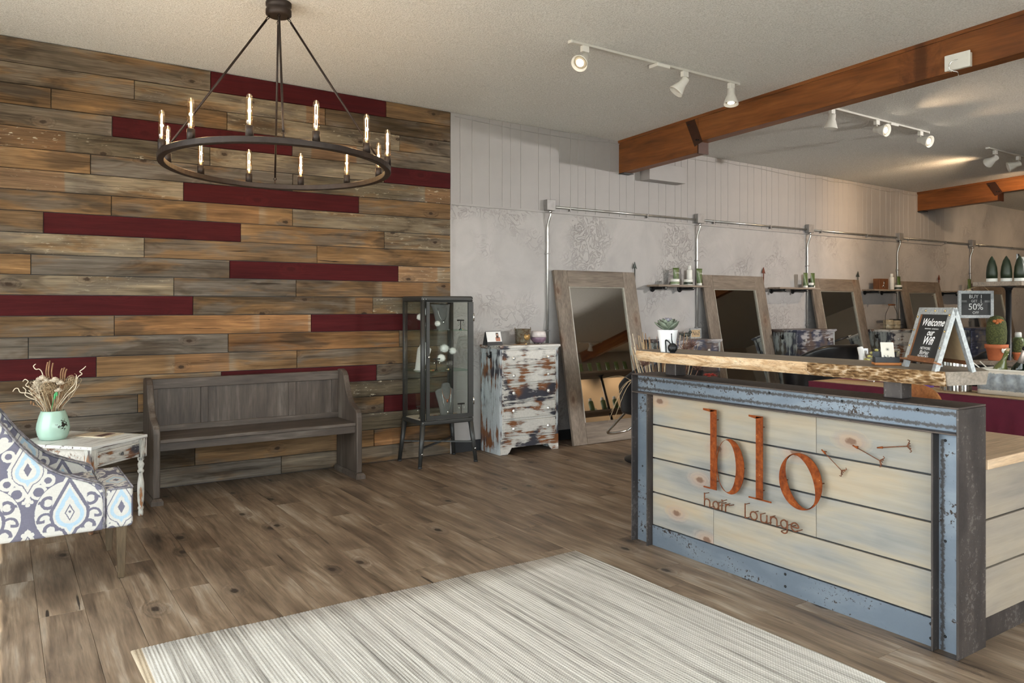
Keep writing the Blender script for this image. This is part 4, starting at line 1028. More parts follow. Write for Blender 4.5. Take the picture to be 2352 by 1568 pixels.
t = thing('hair_clip', 'thin brown hair stick lying in front of the tin bucket', 'hair stick', (4.20, 6.14, 1.0355)); mb = MB(); mb.tube([(-.09,0,.005),(.02,0,.005),(.05,.004,.006)], [.003,.0045,.003], 6); obj('stick', mb, STRAWD, t, world=False); mb = MB(); mb.ell((.055,.004,.008), (.010,.008,.007), 8, 6); obj('bead', mb, GOLD, t, world=False)
# ------------------------------------------------------------------ leaning mirrors
MH, MW, FW = 1.822, 1.13, .178
ML = math.atan2(.345, 1.79)
def make_mirror(label):
    t = thing('leaning_mirror', label, 'mirror', (4.80, 6.085, 0), 'leaning mirrors along the grey wall')
    R = Matrix.Rotation(-ML, 4, 'X')
    def o_(n, mb, mat, bev=0, par=None): return obj(n, place(mb, R), mat, par or t, world=False, bevel=bev)
    th = .032
    o_('stile', box(0, FW, 0, th, .004, MH), MIRZ, .004); o_('stile', box(MW-FW, MW, 0, th, .004, MH), MIRZ, .004)
    o_('rail', box(FW, MW-FW, 0, th, MH-.175, MH), MIRX, .004); o_('rail', box(FW, MW-FW, 0, th, .004, .225), MIRX, .004)
    gl = o_('mirror_pane', box(FW, MW-FW, th-.012, th-.006, .225, MH-.175), MIRROR)
    o_('edge_bead', MB().box(FW, FW+.012, .004, th-.012, .225, MH-.175).box(MW-FW-.012, MW-FW, .004, th-.012, .225, MH-.175).box(FW+.012, MW-FW-.012, .008, th-.012, MH-.181, MH-.175), SEALM, 0, gl)
    o_('backing', box(FW-.05, MW-FW+.05, th, th+.006, .15, MH-.10), KRAFT)
    return t
m1 = make_mirror('large leaning mirror beside the tall white chest, nearest the plank wall')
for x, l in ((7.02, 'second leaning mirror from the plank wall, behind the succulent end of the counter'), (9.13, 'third leaning mirror from the plank wall, dusty glass, behind the black salon chair'),
             (11.335, 'fourth leaning mirror, seen just left above the A-frame sign'), (13.53, 'fifth leaning mirror, partly hidden behind the hanging chalkboard')):
    dup(m1, (x, 6.085, 0), l)
# metal arrows standing up behind the mirrors
ARROW = plain('dark_arrow_metal', (.05,.06,.055), .5, .5); ARROWR = plain('rusty_arrow_metal', (.16,.04,.02), .6, .3)
for x, mt, l in ((5.955, ARROW, 'dark metal arrow hook beside the mirror nearest the plank wall'), (8.185, ARROWR, 'rust red metal arrow hook beside the second mirror'), (10.27, ARROW, 'dark green metal arrow hook beside the third mirror'), (12.49, ARROWR, 'rust red metal arrow hook beside the fourth mirror')):
    t = thing('arrow_hook', l, 'arrow', (x, WY-.02, 1.5), 'arrow hooks on the grey wall')
    mb = MB(); mb.tube([(0,0,.0),(0,0,.36)], .006, 6); obj('shaft', mb, mt, t, world=False)
    mb = MB(); mb.add([(-.032,-.004,.33),(0,-.004,.41),(.032,-.004,.33),(0,-.004,.35),(-.032,.004,.33),(0,.004,.41),(.032,.004,.33),(0,.004,.35)], [(0,1,2,3),(7,6,5,4),(0,4,5,1),(1,5,6,2),(2,6,7,3),(3,7,4,0)]); obj('head', mb, mt, t, world=False)
    mb = MB(); mb.box(-.03,.03,-.004,.004,.0,.05); obj('fletching', mb, mt, t, world=False)
# ------------------------------------------------------------------ pipe shelves
def make_shelf(label, w):
    t = thing('pipe_shelf', label, 'shelf', (6.125, WY, 1.632), 'pipe shelves on the grey wall')
    obj('board', box(0, w, -.225, -.034, 0, .021), SHELFW, t, world=False, bevel=.002)
    for x in (w*.14, w*.66):
        mb = MB(); mb.tube([(x,-.002,-.018),(x,-.205,-.018)], .0135, 10); mb.lathe([(.040,0),(.040,.006),(.020,.012)], (x,-.0005,-.018), 16, (0,-1,0)); mb.tube([(x,-.20,-.018),(x,-.222,-.018)], .019, 10)
        b_ = obj('pipe_bracket', mb, BLACKM, t, world=False)
        mb = MB(); mb.lathe([(.009,0),(.009,.004),(.004,.006)], (x,-.222,-.018), 8, (0,-1,0)); obj('bolt', mb, CHROME, b_, world=False)
    return t
s1 = make_shelf('black pipe shelf with green tubes, between first and second mirror', .845)
for x, l in ((8.245, 'black pipe shelf with two green tubes, between second and third mirror'), (10.35, 'black pipe shelf with wooden scissor box, between third and fourth mirror'), (12.52, 'black pipe shelf disappearing behind the hanging chalkboard')):
    dup(s1, (x, WY, 1.632), l)
SHZ = 1.6535; SHY = WY-.13
def tube(label, x, y, z, h=.20, w=.10, mat=GREENT, txt=None, rot=0):
    t = thing('lotion_tube', label, 'tube', (x, y, z), 'green lotion tubes')
    n = 14; rows = []
    for i in range(7):
        f = i/6; a = .034+(w/2-.034)*f; b_ = .026*(1-f)+.002; zz = .028+(h-.028)*f
        rows.append([(a*math.cos(2*PI*k/n), b_*math.sin(2*PI*k/n), zz) for k in range(n+1)])
    mb = MB(); mb.grid(rows); mb.add([rows[-1][k] for k in range(n)], [list(range(n))]); obj('body', mb, mat, t, world=False)
    mb = MB(); mb.lathe([(.030,0),(.031,.003),(.031,.026),(.028,.03)], (0,0,.0005), 16); obj('cap', mb, WHITEPL, t, world=False)
    if txt:
        m_ = text_mb(txt, .026); m_ = place(m_, frame((0,-.0205,h*.66), (1,0,0), (0,.07,.997), (0,-.997,.07))); m_.v = [p+Vector((0,-.002,0)) for p in m_.v]; obj('lettering', m_, WHITEPL, t, world=False)
        m_ = MB(); 
        for k in range(3): m_.box(-.018,.018,-.0245-.001*k,-.0235-.001*k,h*.5-.012*k,h*.5-.012*k+.003)
        obj('small_print', m_, GREENL, t, world=False)
    t.rotation_euler = (0,0,rot); return t
def jar(label, x, y, z, r=.052, h=.068, band=GREEND):
    t = thing('cream_jar', label, 'jar', (x, y, z), 'cream jars')
    mb = MB(); mb.lathe([(r*.95,0),(r,.003),(r,h*.55)], (0,0,.0005), 20); obj('body', mb, WHITEPL, t, world=False)
    mb = MB(); mb.lathe([(r*1.005,h*.14),(r*1.01,h*.15),(r*1.01,h*.5),(r*1.005,h*.51)], (0,0,.0005), 20); obj('label_band', mb, band, t, world=False)
    mb = MB(); mb.lathe([(r*1.03,h*.56),(r*1.04,h*.6),(r*1.04,h*.94),(r*.98,h)], (0,0,.0005), 20); obj('lid', mb, WHITEPL, t, world=False)
    return t
def bottle(label, x, y, z, r=.033, h=.235, mat=WHITEPL, cap=WHITEPL, pump=False):
    t = thing('spray_bottle', label, 'bottle', (x, y, z), 'tall product bottles')
    mb = MB(); mb.lathe([(r*.94,0),(r,.004),(r,h*.72),(r*.85,h*.78),(r*.5,h*.81)], (0,0,.0005), 18); obj('body', mb, mat, t, world=False)
    mb = MB(); mb.lathe([(r*.62,h*.805),(r*.62,h*.95),(r*.5,h)], (0,0,.0005), 16)
    if pump: mb.box(-.012,.035,-.01,.01,h*.93,h*.99)
    obj('cap', mb, cap, t, world=False); return t
tube('green lotion tube at the left of the first wall shelf', 6.515, SHY+.02, SHZ, txt='LOMA')
tube('green lotion tube at the right of the first wall shelf, lettered', 6.868, SHY-.01, SHZ, txt='LOMA')
jar('white cream jar with pale label on the first wall shelf', 6.435, SHY-.04, SHZ, band=GREENL)
jar('white cream jar with dark green label on the first wall shelf', 6.65, SHY-.04, SHZ)
bottle('slim white bottle on the first wall shelf', 6.735, SHY+.02, SHZ)
tube('left green tube of the pair on the second wall shelf', 8.90, SHY, SHZ, w=.09); tube('right green tube of the pair on the second wall shelf', 9.055, SHY, SHZ, w=.09)
jar('small white jar between the two green tubes on the second shelf', 8.98, SHY-.02, SHZ, r=.042)
bottle('slim white bottle on the third wall shelf', 10.95, SHY, SHZ); tube('green tube at the right end of the third wall shelf', 11.135, SHY, SHZ, w=.09); jar('small white jar on the third wall shelf', 11.05, SHY-.04, SHZ)
tube('green tube half hidden above the hanging chalkboard', 13.22, SHY, SHZ, w=.11)
t = thing('scissor_box', 'dark brown wooden box with a scissor emblem on the third wall shelf', 'box', (10.66, SHY, SHZ))
obj('block', box(-.11,.11,-.05,.05,.0005,.155), WOODR, t, world=False, bevel=.003)
mb = MB(); mb.tube([(-.03,-.052,.04),(.03,-.052,.12)], .005, 5); mb.tube([(.015,-.052,.04),(-.012,-.052,.12)], .005, 5); mb.tube([(-.035+.012*math.cos(a),-.052,.035+.012*math.sin(a)) for a in (0,1,2,3,4,5,6.28)], .003, 4); mb.tube([(.02+.012*math.cos(a),-.052,.035+.012*math.sin(a)) for a in (0,1,2,3,4,5,6.28)], .003, 4); obj('scissor_emblem', mb, CHROME, t, world=False)
# ------------------------------------------------------------------ station chests
chest('station_chest', 'grey distressed chest holding the No2 plaque, behind the succulent', (6.06, 6.00, 0), .79, .40, 1.035, [.99,.83,.66,.48,.30,.14], DISB, DISBZ, cols=2, hook=False, group='chests between the mirrors')
chest('station_chest', 'grey and black distressed chest between the second and third mirrors', (8.21, 5.98, 0), .79, .42, 1.115, [1.07,.89,.71,.52,.33,.15], DISB, DISBZ, group='chests between the mirrors')
chest('station_chest', 'pale distressed chest holding the wire jar caddy', (10.30, 5.98, 0), .79, .42, 1.08, [1.035,.86,.69,.51,.33,.15], DISX, DISBZ, group='chests between the mirrors')
chest('station_chest', 'blue distressed chest behind the terracotta cactus', (12.49, 5.98, 0), .85, .42, 1.07, [1.025,.85,.68,.50,.33,.15], DISBL, DISBZ, group='chests between the mirrors')
t = thing('number_plaque', 'small tin framed plaque reading No 2 on station chest', 'plaque', (6.745, 6.28, 1.0355))
obj('frame', MB().box(-.09,.09,-.012,.012,.0005,.016).box(-.09,.09,-.012,.012,.100,.116).box(-.09,-.076,-.012,.012,.016,.100).box(.076,.09,-.012,.012,.016,.100), ZINC, t, world=False)
obj('card', box(-.076,.076,-.004,.004,.016,.100), KRAFT, t, world=False)
m_ = place(text_mb('No2', .062, shear=.4), frame((0,-.0045,.038), (1,0,0), (0,0,1), (0,-1,0))); obj('lettering', m_, VINYL, t, world=False)
t = thing('metal_bird', 'dark metal bird ornament beside the No2 plaque', 'ornament', (6.56, 6.24, 1.0355)); mb = MB(); mb.ell((0,0,.045), (.07,.02,.028)); mb.ell((.06,0,.075), (.022,.016,.02)); mb.tube([(.08,0,.075),(.10,0,.073)], [.006,.001], 6); obj('body', mb, ARROW, t, world=False); mb = MB(); mb.add([(-.06,0,.045),(-.12,0,.075),(-.11,0,.04)], [(0,1,2)]); mb.tube([(-.05,0,.05),(-.11,0,.055)], [.014,.008], 6); obj('tail', mb, ARROW, t, world=False); mb = MB(); mb.tube([(0,0,.03),(0,0,.0005)], .005, 6); mb.lathe([(.02,0),(.02,.004)], (0,0,.0005), 10); obj('foot', mb, ARROW, t, world=False)
t = thing('jar_caddy', 'wire caddy with wooden handle holding two glass jars', 'caddy', (10.74, 6.22, 1.0805))
for x in (-.085,.085):
    mb = MB(); mb.lathe([(.070,.006),(.072,.01),(.072,.125),(.060,.135)], (x,0,0), 18); j = obj('jar', mb, plain('honey_jar_glass', (.42,.36,.25), .15, .1, var=.3, scale=18) if not bpy.data.materials.get('honey_jar_glass') else bpy.data.materials['honey_jar_glass'], t, world=False)
    mb = MB(); mb.lathe([(.074,.125),(.076,.128),(.076,.142),(.0,.143)], (x,0,0), 18)
    if x > 0: obj('lid', mb, BLACKM, j, world=False)
mb = MB(); mb.tube([(-.165,-.078,.004),(.165,-.078,.004),(.165,.078,.004),(-.165,.078,.004),(-.165,-.078,.004)], .003, 5); mb.tube([(-.165,-.078,.06),(.165,-.078,.06),(.165,.078,.06),(-.165,.078,.06),(-.165,-.078,.06)], .003, 5)
mb.tube(catmull([(-.165,0,.004),(-.165,0,.14),(-.15,0,.22),(-.07,0,.32),(-.07,0,.35)], 5), .003, 5); mb.tube(catmull([(.165,0,.004),(.165,0,.14),(.15,0,.22),(.07,0,.32),(.07,0,.35)], 5), .003, 5); obj('wire', mb, BLACKM, t, world=False)
mb = MB(); mb.tube([(-.08,0,.35),(.08,0,.35)], .012, 8); obj('handle', mb, WOODR, t, world=False)
t = thing('hair_iron', 'black hair iron clipped to the side of the grey and black chest', 'hair iron', (9.02, 6.05, .93))
mb = MB(); mb.tube([(-.008,0,0),(.10,-.06,.045),(.20,-.12,.085)], [.012,.014,.012], 8); obj('barrel', mb, BLACKM, t, world=False)
mb = MB(); mb.tube([(.20,-.12,.085),(.24,-.145,.10)], [.010,.008], 8); obj('tip', mb, CHROME, t, world=False)
# ------------------------------------------------------------------ salon chairs
def make_salon_chair(label, loc, rot):
    t = thing('salon_chair', label, 'salon chair', loc, 'black salon chairs')
    def o_(n, mb, mat=LEATHER, bev=0): return obj(n, mb, mat, t, world=False, bevel=bev, seg=3)
    o_('base', MB().lathe([(.31,0),(.31,.012),(.27,.022),(.07,.035),(.05,.06)], (0,0,0), 36), BLACKM)
    o_('column', MB().lathe([(.045,.05),(.045,.30),(.06,.31),(.06,.40)], (0,0,0), 18), CHROME)
    o_('seat', box(-.25,.25,-.27,.26,.42,.55), LEATHER, .04)
    rows = []
    for i in range(9):
        f = i/8; row = []
        for k in range(25):
            a = -2.15+4.3*k/24; rx, ry = .37+.05*f, .33+.06*f
            top = 1.0 - .30*max(0, (abs(a)-.55)/1.6)**1.3
            z = .44+(top-.44)*f
            row.append(Vector((rx*math.sin(a), -ry*math.cos(a)*(1.0)-.03*f, z)))
        rows.append(row)
    mb = MB(); mb.grid(rows); o = o_('back_shell', mb); m = o.modifiers.new('t', 'SOLIDIFY'); m.thickness = .075; m.offset = -1
    b_ = o.modifiers.new('b', 'BEVEL'); b_.width = .03; b_.segments = 4; b_.limit_method = 'ANGLE'; b_.angle_limit = .9
    o_('footrest', MB().tube(catmull([(-.15,.26,.43),(-.15,.40,.30),(-.14,.50,.20),(.14,.50,.20),(.15,.40,.30),(.15,.26,.43)], 5), .012, 8), CHROME)
    t.rotation_euler = (0,0,rot); return t
sc1 = make_salon_chair('black salon chair in front of the large mirror, behind the counter left end', (5.02, 5.12, 0), .1)
dup(sc1, (7.45, 5.15, 0), 'black salon chair with glossy rounded back in front of the second mirror', -.15)
dup(sc1, (9.75, 4.35, 0), 'black salon chair behind the wine bottles at the right edge', -.25)
# ------------------------------------------------------------------ reception desk
DX, DY0, DY1, DH = 3.17, 1.562, 3.465, 1.005
dk = thing('reception_desk', 'reception desk of grey washed planks framed in raw blue steel channel', 'desk', (3.3, 2.5, 0))
FD, FT, CH_, DD = .048, .008, .108, .225      # flange depth, thickness, channel width, desk depth
# right post, left post, top: each a channel with its flanges turned to the front
def post(y0, y1, h1, out_hi):
    hl = h1-.1135
    wb_ = MB().box(DX+FD, DX+FD+.010, y0+FT, y1-FT, 0, hl)
    p = obj('steel_post', wb_, STEELB, dk)
    obj('flange', box(DX, DX+DD, y0, y0+FT, 0, h1-.008) if not out_hi else box(DX, DX+FD+.010, y0, y0+FT, 0, hl), STEELD, p, bevel=.0015, seg=1)
    obj('flange', box(DX, DX+DD, y1-FT, y1, 0, h1-.008) if out_hi else box(DX, DX+FD+.010, y1-FT, y1, 0, hl), STEELD, p, bevel=.0015, seg=1)
    mb = MB()
    for z in (.06, .45, hl-.03): mb.lathe([(.006,0),(.006,.002),(.0025,.004)], (DX+FD-.0002, (y0+y1)/2+.02, z), 8, (-1,0,0))
    obj('screw', mb, BLACKM, p)
post(DY0, DY0+CH_, DH-.0005, False); post(DY1-CH_-.03, DY1, DH-.0005, True)
tp = obj('steel_top_channel', box(DX+FD, DX+FD+.010, DY0+FT, DY1-FT, DH-.105, DH-FT), STEELB, dk)
obj('flange', box(DX, DX+DD, DY0, DY1, DH-FT+.0004, DH+.0004), STEELT, tp, bevel=.0015, seg=1)
obj('flange', box(DX, DX+FD+.010, DY0+FT, DY1-FT, DH-.113, DH-.105), STEELT, tp, bevel=.0015, seg=1)
mb = MB()
for y in (1.75, 2.1, 2.5, 2.9, 3.3): mb.lathe([(.006,0),(.006,.002),(.0025,.004)], (DX+FD-.0002, y, DH-.03), 8, (-1,0,0))
obj('screw', mb, BLACKM, tp)
# planks
PX = DX+FD-.004; ya, yb = DY0+CH_, DY1-CH_-.03
PZ = [.893, .711, .515, .313, .118]
for r, seam in enumerate((2.232, None, 2.232, 2.862)):
    segs = [(ya, yb)] if seam is None else [(ya, seam), (seam, yb)]
    for y0, y1 in segs:
        z1, z0 = PZ[r]-.004, PZ[r+1]+.004
        o = obj('front_plank', MB().box(-.009,.009,-(y1-y0)/2+.001,(y1-y0)/2-.001,-(z1-z0)/2,(z1-z0)/2), PINE, dk, world=False, bevel=.003)
        o.location = Vector((PX+.009, (y0+y1)/2, (z0+z1)/2))-dk.location
obj('backing', box(PX+.019, PX+.025, ya, yb, 0, .9), VINYL, dk)
obj('steel_kickplate', box(PX-.004, PX+.010, ya+.001, yb-.001, 0, .117), STEELB, dk, bevel=.0015, seg=1)
mb = MB()
for z in (.035, .095): mb.lathe([(.007,0),(.007,.002),(.003,.004)], (PX-.0042, ya+.02, z), 8, (-1,0,0)); mb.lathe([(.007,0),(.007,.002),(.003,.004)], (PX-.0042, 2.4, z), 8, (-1,0,0))
obj('screw', mb, BLACKM, dk)
# side return with worktop
WT = .775
for z0, z1 in ((.520,.732), (.318,.512), (.108,.310)):
    o = obj('end_plank', MB().box(-.35,.35,-.009,.009,-(z1-z0)/2,(z1-z0)/2), PINEX, dk, world=False, bevel=.004); o.location = Vector((3.40+.35, 1.585, (z0+z1)/2))-dk.location
obj('end_kickplate', box(3.402, 4.10, 1.592, 1.602, 0, .106), STEELD, dk)
obj('back_frame', MB().box(3.41,4.09,1.596,1.612,.108,.735).box(3.41,4.09,3.38,3.40,0,.735), VINYL, dk)
wt = obj('worktop', box(3.398, 4.17, 1.555, 3.40, WT-.042, WT), BUTCH, bevel=.003); tag(wt, 'light wooden worktop behind the reception desk front', 'worktop')
# letters on the desk front
def sg(name, label): return thing(name, label, 'sign letter', (PX-.03, 0, 0), 'rusted sign letters on the desk')
LX0, LX1 = PX-.040, PX-.036
def ring_pts(cy, cz_, ry, rz, n=48, rot=0, k=2.0):
    out = []
    for i in range(n):
        a = 2*PI*i/n; u, v = ry*math.cos(a), rz*math.sin(a)
        out.append((cy+u*math.cos(rot)-v*math.sin(rot), cz_+u*math.sin(rot)+v*math.cos(rot)))
    return out
def pins(pts, par):
    mb = MB()
    for y, z in pts: mb.tube([(LX1-.001, y, z), (PX, y, z)], .003, 6)
    obj('stand_off', mb, RUSTD, par)
b_ = thing('sign_letter', 'large rusted steel letter b on the desk front', 'sign letter', (LX1, 2.85, .43), 'rusted sign letters on the desk')
st_ = MB().box(LX0, LX1, 2.806, 2.848, .430, .854); st_.prism([(2.899,.858),(2.899,.848),(2.848,.843),(2.806,.854),(2.806,.858)], 'x', LX0, LX1); st_.box(LX0, LX1, 2.848, 2.896, .430, .437)
obj('stem', st_, RUST, b_)
mb = MB(); mb.ring(ring_pts(2.715, .572, .092, .144), [(y, z) for y, z in ring_pts(2.7385, .571, .0635, .136)], 'x', LX0, LX1); obj('bowl', mb, RUST, b_)
pins([(2.827,.8),(2.827,.47),(2.65,.57)], b_)
l_ = thing('sign_letter', 'large rusted steel letter l in the middle of the desk sign', 'sign letter', (LX1, 2.53, .43), 'rusted sign letters on the desk')
st_ = MB().box(LX0, LX1, 2.507, 2.549, .440, .854); st_.prism([(2.594,.858),(2.594,.849),(2.549,.843),(2.507,.854),(2.507,.858)], 'x', LX0, LX1); obj('stem', st_, RUST, l_)
obj('serif', box(LX0, LX1, 2.457, 2.594, .436, .443), RUST, l_); pins([(2.528,.8),(2.528,.48)], l_)
o_ = thing('sign_letter', 'large rusted steel letter o with slanted stress on the desk front', 'sign letter', (LX1, 2.29, .44), 'rusted sign letters on the desk')
mb = MB(); n = 60; outer = ring_pts(2.292, .574, .118, .135, n); inner = []
for i in range(n):
    a = 2*PI*i/n; u, v = .0735*math.cos(a), .131*math.sin(a); rot = -.36
    inner.append((2.292+u*math.cos(rot)-v*math.sin(rot), .574+(u*math.sin(rot)+v*math.cos(rot))))
inner = [(y, .574+(z-.574)*.985) for y, z in inner]
mb.ring(outer, inner, 'x', LX0, LX1); obj('bowl', mb, RUST, o_); pins([(2.39,.56),(2.19,.58)], o_)
# small rod letters
GLY = dict(h=[[(0,1.75),(0,0)],[(0,.7),(.15,.95),(.4,1),(.6,.9),(.68,.65),(.68,0)]], a=[[(.7,1),(.7,0)],[(.7,.5),(.6,.85),(.35,1),(.08,.8),(0,.5),(.08,.2),(.35,0),(.6,.15),(.7,.5)]], i=[[(0,1),(0,0)],[(-.03,1.35),(.05,1.38)]], r=[[(0,1),(0,0)],[(0,.6),(.12,.88),(.32,1),(.45,.97)]],
    l=[[(0,1.75),(0,.15),(.08,0),(.2,0)]], o=[[(.38,1),(.1,.85),(0,.5),(.1,.15),(.38,0),(.66,.15),(.76,.5),(.66,.85),(.38,1)]], u=[[(0,1),(0,.3),(.1,.06),(.32,0),(.55,.1),(.66,.35)],[(.66,1),(.66,0)]], n=[[(0,1),(0,0)],[(0,.6),(.12,.88),(.38,1),(.6,.9),(.68,.62),(.68,0)]],
    g=[[(.68,.5),(.6,.85),(.35,1),(.08,.8),(0,.5),(.08,.2),(.35,.05),(.6,.18),(.68,.5)],[(.68,1),(.68,-.2),(.55,-.5),(.3,-.58),(.05,-.45)]], e=[[(0,.5),(.72,.5),(.64,.85),(.37,1),(.08,.82),(0,.5),(.08,.18),(.37,0),(.66,.14)]])
u = 2.892; ku = .0548
for idx, c in enumerate('hair lounge'):
    if c == ' ': u -= .080; continue
    y0 = u; wdt = max(p[0] for s_ in GLY[c] for p in s_)
    t = thing('rod_letter', 'small rusted rod letter %s in the words hair lounge' % (c if c not in 'a' else 'a'), 'sign letter', (LX1, y0, .329), 'small rod letters hair lounge')
    mb = MB()
    for s_ in GLY[c]:
        pts = [(LX1, y0-p*ku, .329+q*.0405) for p, q in s_]
        mb.tube(catmull(pts, 4) if len(pts) > 2 else pts, .0036, 7)
    obj('rod', mb, RUSTD, t)
    mb = MB(); p, q = GLY[c][0][0]; mb.tube([(LX1,y0-p*ku,.329+q*.038),(PX,y0-p*ku,.329+q*.038)], .0022, 5); p, q = GLY[c][-1][-1]; mb.tube([(LX1,y0-p*ku,.329+q*.038),(PX,y0-p*ku,.329+q*.038)], .0022, 5); obj('stand_off', mb, RUSTD, t)
    u -= wdt*ku+.0225
# drifting dandelion seeds
for (y0, z0, y1, z1), l in (((2.186,.738,2.088,.662),'lowest'), ((2.028,.783,1.905,.737),'middle'), ((1.912,.792,1.783,.818),'upper right')):
    t = thing('dandelion_seed', '%s rusted wire dandelion seed on the desk front' % l, 'ornament', (LX1+.01, y0, z0), 'wire dandelion seeds'); X = PX-.02
    a, b2 = Vector((X,y0,z0)), Vector((X,y1,z1)); d = (b2-a).normalized(); p = Vector((0,-d.z,d.y))
    mb = MB(); mb.tube([a, b2], .0022, 6); obj('stalk', mb, RUSTD, t)
    mb = MB(); mb.tube([a-d*.004, a+d*.022], [.003,.005], 6); mb.tube([a+d*.006, a+d*.012+Vector((PX-X,0,0))], .002, 5); obj('seed', mb, RUST, t)
    mb = MB()
    for k in range(-2, 3): mb.tube(catmull([b2, b2+d*.012+p*k*.008, b2+d*.016+p*k*.011, b2+d*.008+p*k*.013], 3), .0018, 5)
    obj('tuft', mb, RUSTD, t)
# ------------------------------------------------------------------ live-edge slab on two steel posts
sb = thing('live_edge_counter', 'live-edge wooden counter slab with bark front on steel posts', 'counter', (3.32, 2.5, DH))
SZ0, SZ1 = 1.090, 1.146
ctl = [(3.47,3.22),(3.40,3.165),(3.25,3.135),(3.05,3.12),(2.85,3.13),(2.6,3.155),(2.3,3.165),(2.0,3.155),(1.8,3.150),(1.60,3.155)]
fr_ = [(p.y, p.x) for p in catmull([(y, x, 0) for y, x in ctl], 8)]
fr_ = [(a, b) for b, a in fr_]
rr = random.Random(5)
front = []
for p in catmull([(y, x, 0) for y, x in ctl], 8): front.append((p.y, p.x))     # (x, y)
YB = 2.22; back_x = 3.50
top = [(x, y) for x, y in front]+[(3.36,1.535),(3.50,1.63),(back_x+.03,2.2),(back_x,3.0),(back_x-.01,3.44)]
bot = [(x+.012, y) for x, y in front]+[(3.36,1.545),(3.49,1.63),(back_x+.03,2.2),(back_x,3.0),(back_x-.01,3.44)]
n = len(top); mb = MB(); mb.add([(x,y,SZ1) for x, y in top]+[(x,y,SZ0) for x, y in bot], [list(range(n)), list(range(2*n-1, n-1, -1))]+[(i,i+n,(i+1)%n+n,(i+1)%n) for i in range(n)])
sl = obj('slab', mb, SLABT, sb)
def edge_strip(name, ysel, mat, bulge, rough_, seed, ns, nz=9):
    r = random.Random(seed); rows = []
    ys_ = [ysel[0]+(ysel[1]-ysel[0])*i/ns for i in range(ns+1)]
    def fx(y):
        best = min(range(len(front)-1), key=lambda i: 0 if front[i][1] >= y >= front[i+1][1] else min(abs(front[i][1]-y), abs(front[i+1][1]-y))+1)
        (x0, y0), (x1, y1) = front[best], front[best+1]; t = 0 if y0 == y1 else min(1, max(0, (y-y0)/(y1-y0))); return x0+(x1-x0)*t
    from mathutils import noise as mn
    for i, y in enumerate(ys_):
        row = []
        for j in range(nz+1):
            f = j/nz; z = SZ1+.001-(SZ1-SZ0+.004)*f
            b_ = bulge*math.sin(PI*min(1, f*1.02))
            nn = mn.fractal(Vector((y*16, f*2.2, seed)), .8, 2.2, 4) if rough_ else 0
            e = 0 if i in (0, ns) else 1
            row.append((fx(y)-.001-(b_+max(0, .5+nn)*rough_*(1 if 0 < j else .3))*e + .012*f, y, z))
        rows.append(row)
    mb = MB(); mb.grid(rows, smooth=False)
    last, first = rows[-1], rows[0]
    mb.grid([[r_[-1] for r_ in rows], [(r_[-1][0]+.03, r_[-1][1], SZ0-.0005) for r_ in rows]])
    return obj(name, mb, mat, sb)
def bark_mat():
    g = G('tree_bark'); o = g.coord(); k = g.sc(o, (30, 14, 55)); n = g.noise(k, 1.2, 5, .7, 1.0); v = g.vor(g.sc(o, (60, 26, 90)), 1)
    col = g.ramp(n*.6+v*.4, [(.25,(.035,.018,.008)),(.42,(.16,.085,.035)),(.55,(.32,.20,.10)),(.66,(.60,.46,.32)),(.8,(.25,.14,.06))])
    return g.bsdf(col, .85, h=n+v*.5, bs=.9, bd=.012, spec=.15)
def spalt_mat():
    g = G('spalted_edge_wood'); o = g.coord(); n = g.noise(g.sc(o, (20, 5, 24)), 1, 5, .65, 1.8); m = g.noise(g.sc(o, (20, 3.5, 30)), 1.3, 3, .6, 2.5)
    col = g.ramp(n, [(.28,(.22,.12,.06)),(.42,(.46,.29,.15)),(.56,(.62,.45,.28)),(.75,(.68,.54,.38))])
    col = g.mix(g.st(g.ab(m-.5), .025, .0)*.6, col, (.12,.07,.04))
    return g.bsdf(col, .65, h=n, bs=.25, bd=.004)
edge_strip('bark_edge', (2.24, 1.605), bark_mat(), .016, .012, 3, 200, 12)
edge_strip('cut_edge', (3.465, 2.24), spalt_mat(), .010, .003, 9, 90)
for (x, y) in ((3.30, 3.225), (3.30, 1.885)):
    p = obj('steel_stub_post', box(x-.042, x+.042, y-.042, y+.042, DH+.0005, SZ0-.0005), STEELD, sb, bevel=.005)
# ------------------------------------------------------------------ on the slab
TZ = SZ1+.0006
t = thing('succulent_pot', 'grey-green succulent in a tapered white pot on the counter', 'plant', (3.20, 3.19, TZ))
mb = MB(); mb.lathe([(.038,0),(.040,.003),(.058,.125),(.0595,.128),(.054,.126),(.050,.112),(0,.110)], (0,0,0), 32); obj('pot', mb, WHITEP, t, world=False)
SUC = plain('succulent_leaf', (.13,.155,.115), .5, var=.35, scale=35); SUCP = plain('succulent_leaf_mauve', (.20,.195,.235), .5, var=.3, scale=35)
for k in range(30):
    lay = k/30; a = k*2.399; tilt = .15+1.0*(1-lay)**.7; L = .040+.034*(1-lay); d = Vector((math.cos(a)*math.sin(tilt), math.sin(a)*math.sin(tilt), math.cos(tilt)))
    c = Vector((0,0,.128+.018*lay))+Vector((math.cos(a),math.sin(a),0))*.010*(1-lay); s_ = Vector((-math.sin(a), math.cos(a), 0)); nrm = d.cross(s_)
    mb = MB(); rows = []
    for i in range(6):
        f = i/5; w = L*.36*math.sin(PI*min(.97, .16+.72*f))**.8*(1 if f < .9 else .35); ct = c+d*L*f+Vector((0,0,.012*f*f))
        rows.append([ct+s_*w*math.cos(b3)+nrm*w*.34*math.sin(b3) for b3 in [2*PI*q/8 for q in range(9)]])
    mb.grid(rows); mb.add([rows[-1][q] for q in range(8)], [list(range(8))]); obj('leaf', mb, SUCP if k > 19 else SUC, t, world=False)
t = thing('black_ornament', 'small black iron watering pot ornament in front of the white plant pot', 'ornament', (3.163, 3.115, TZ))
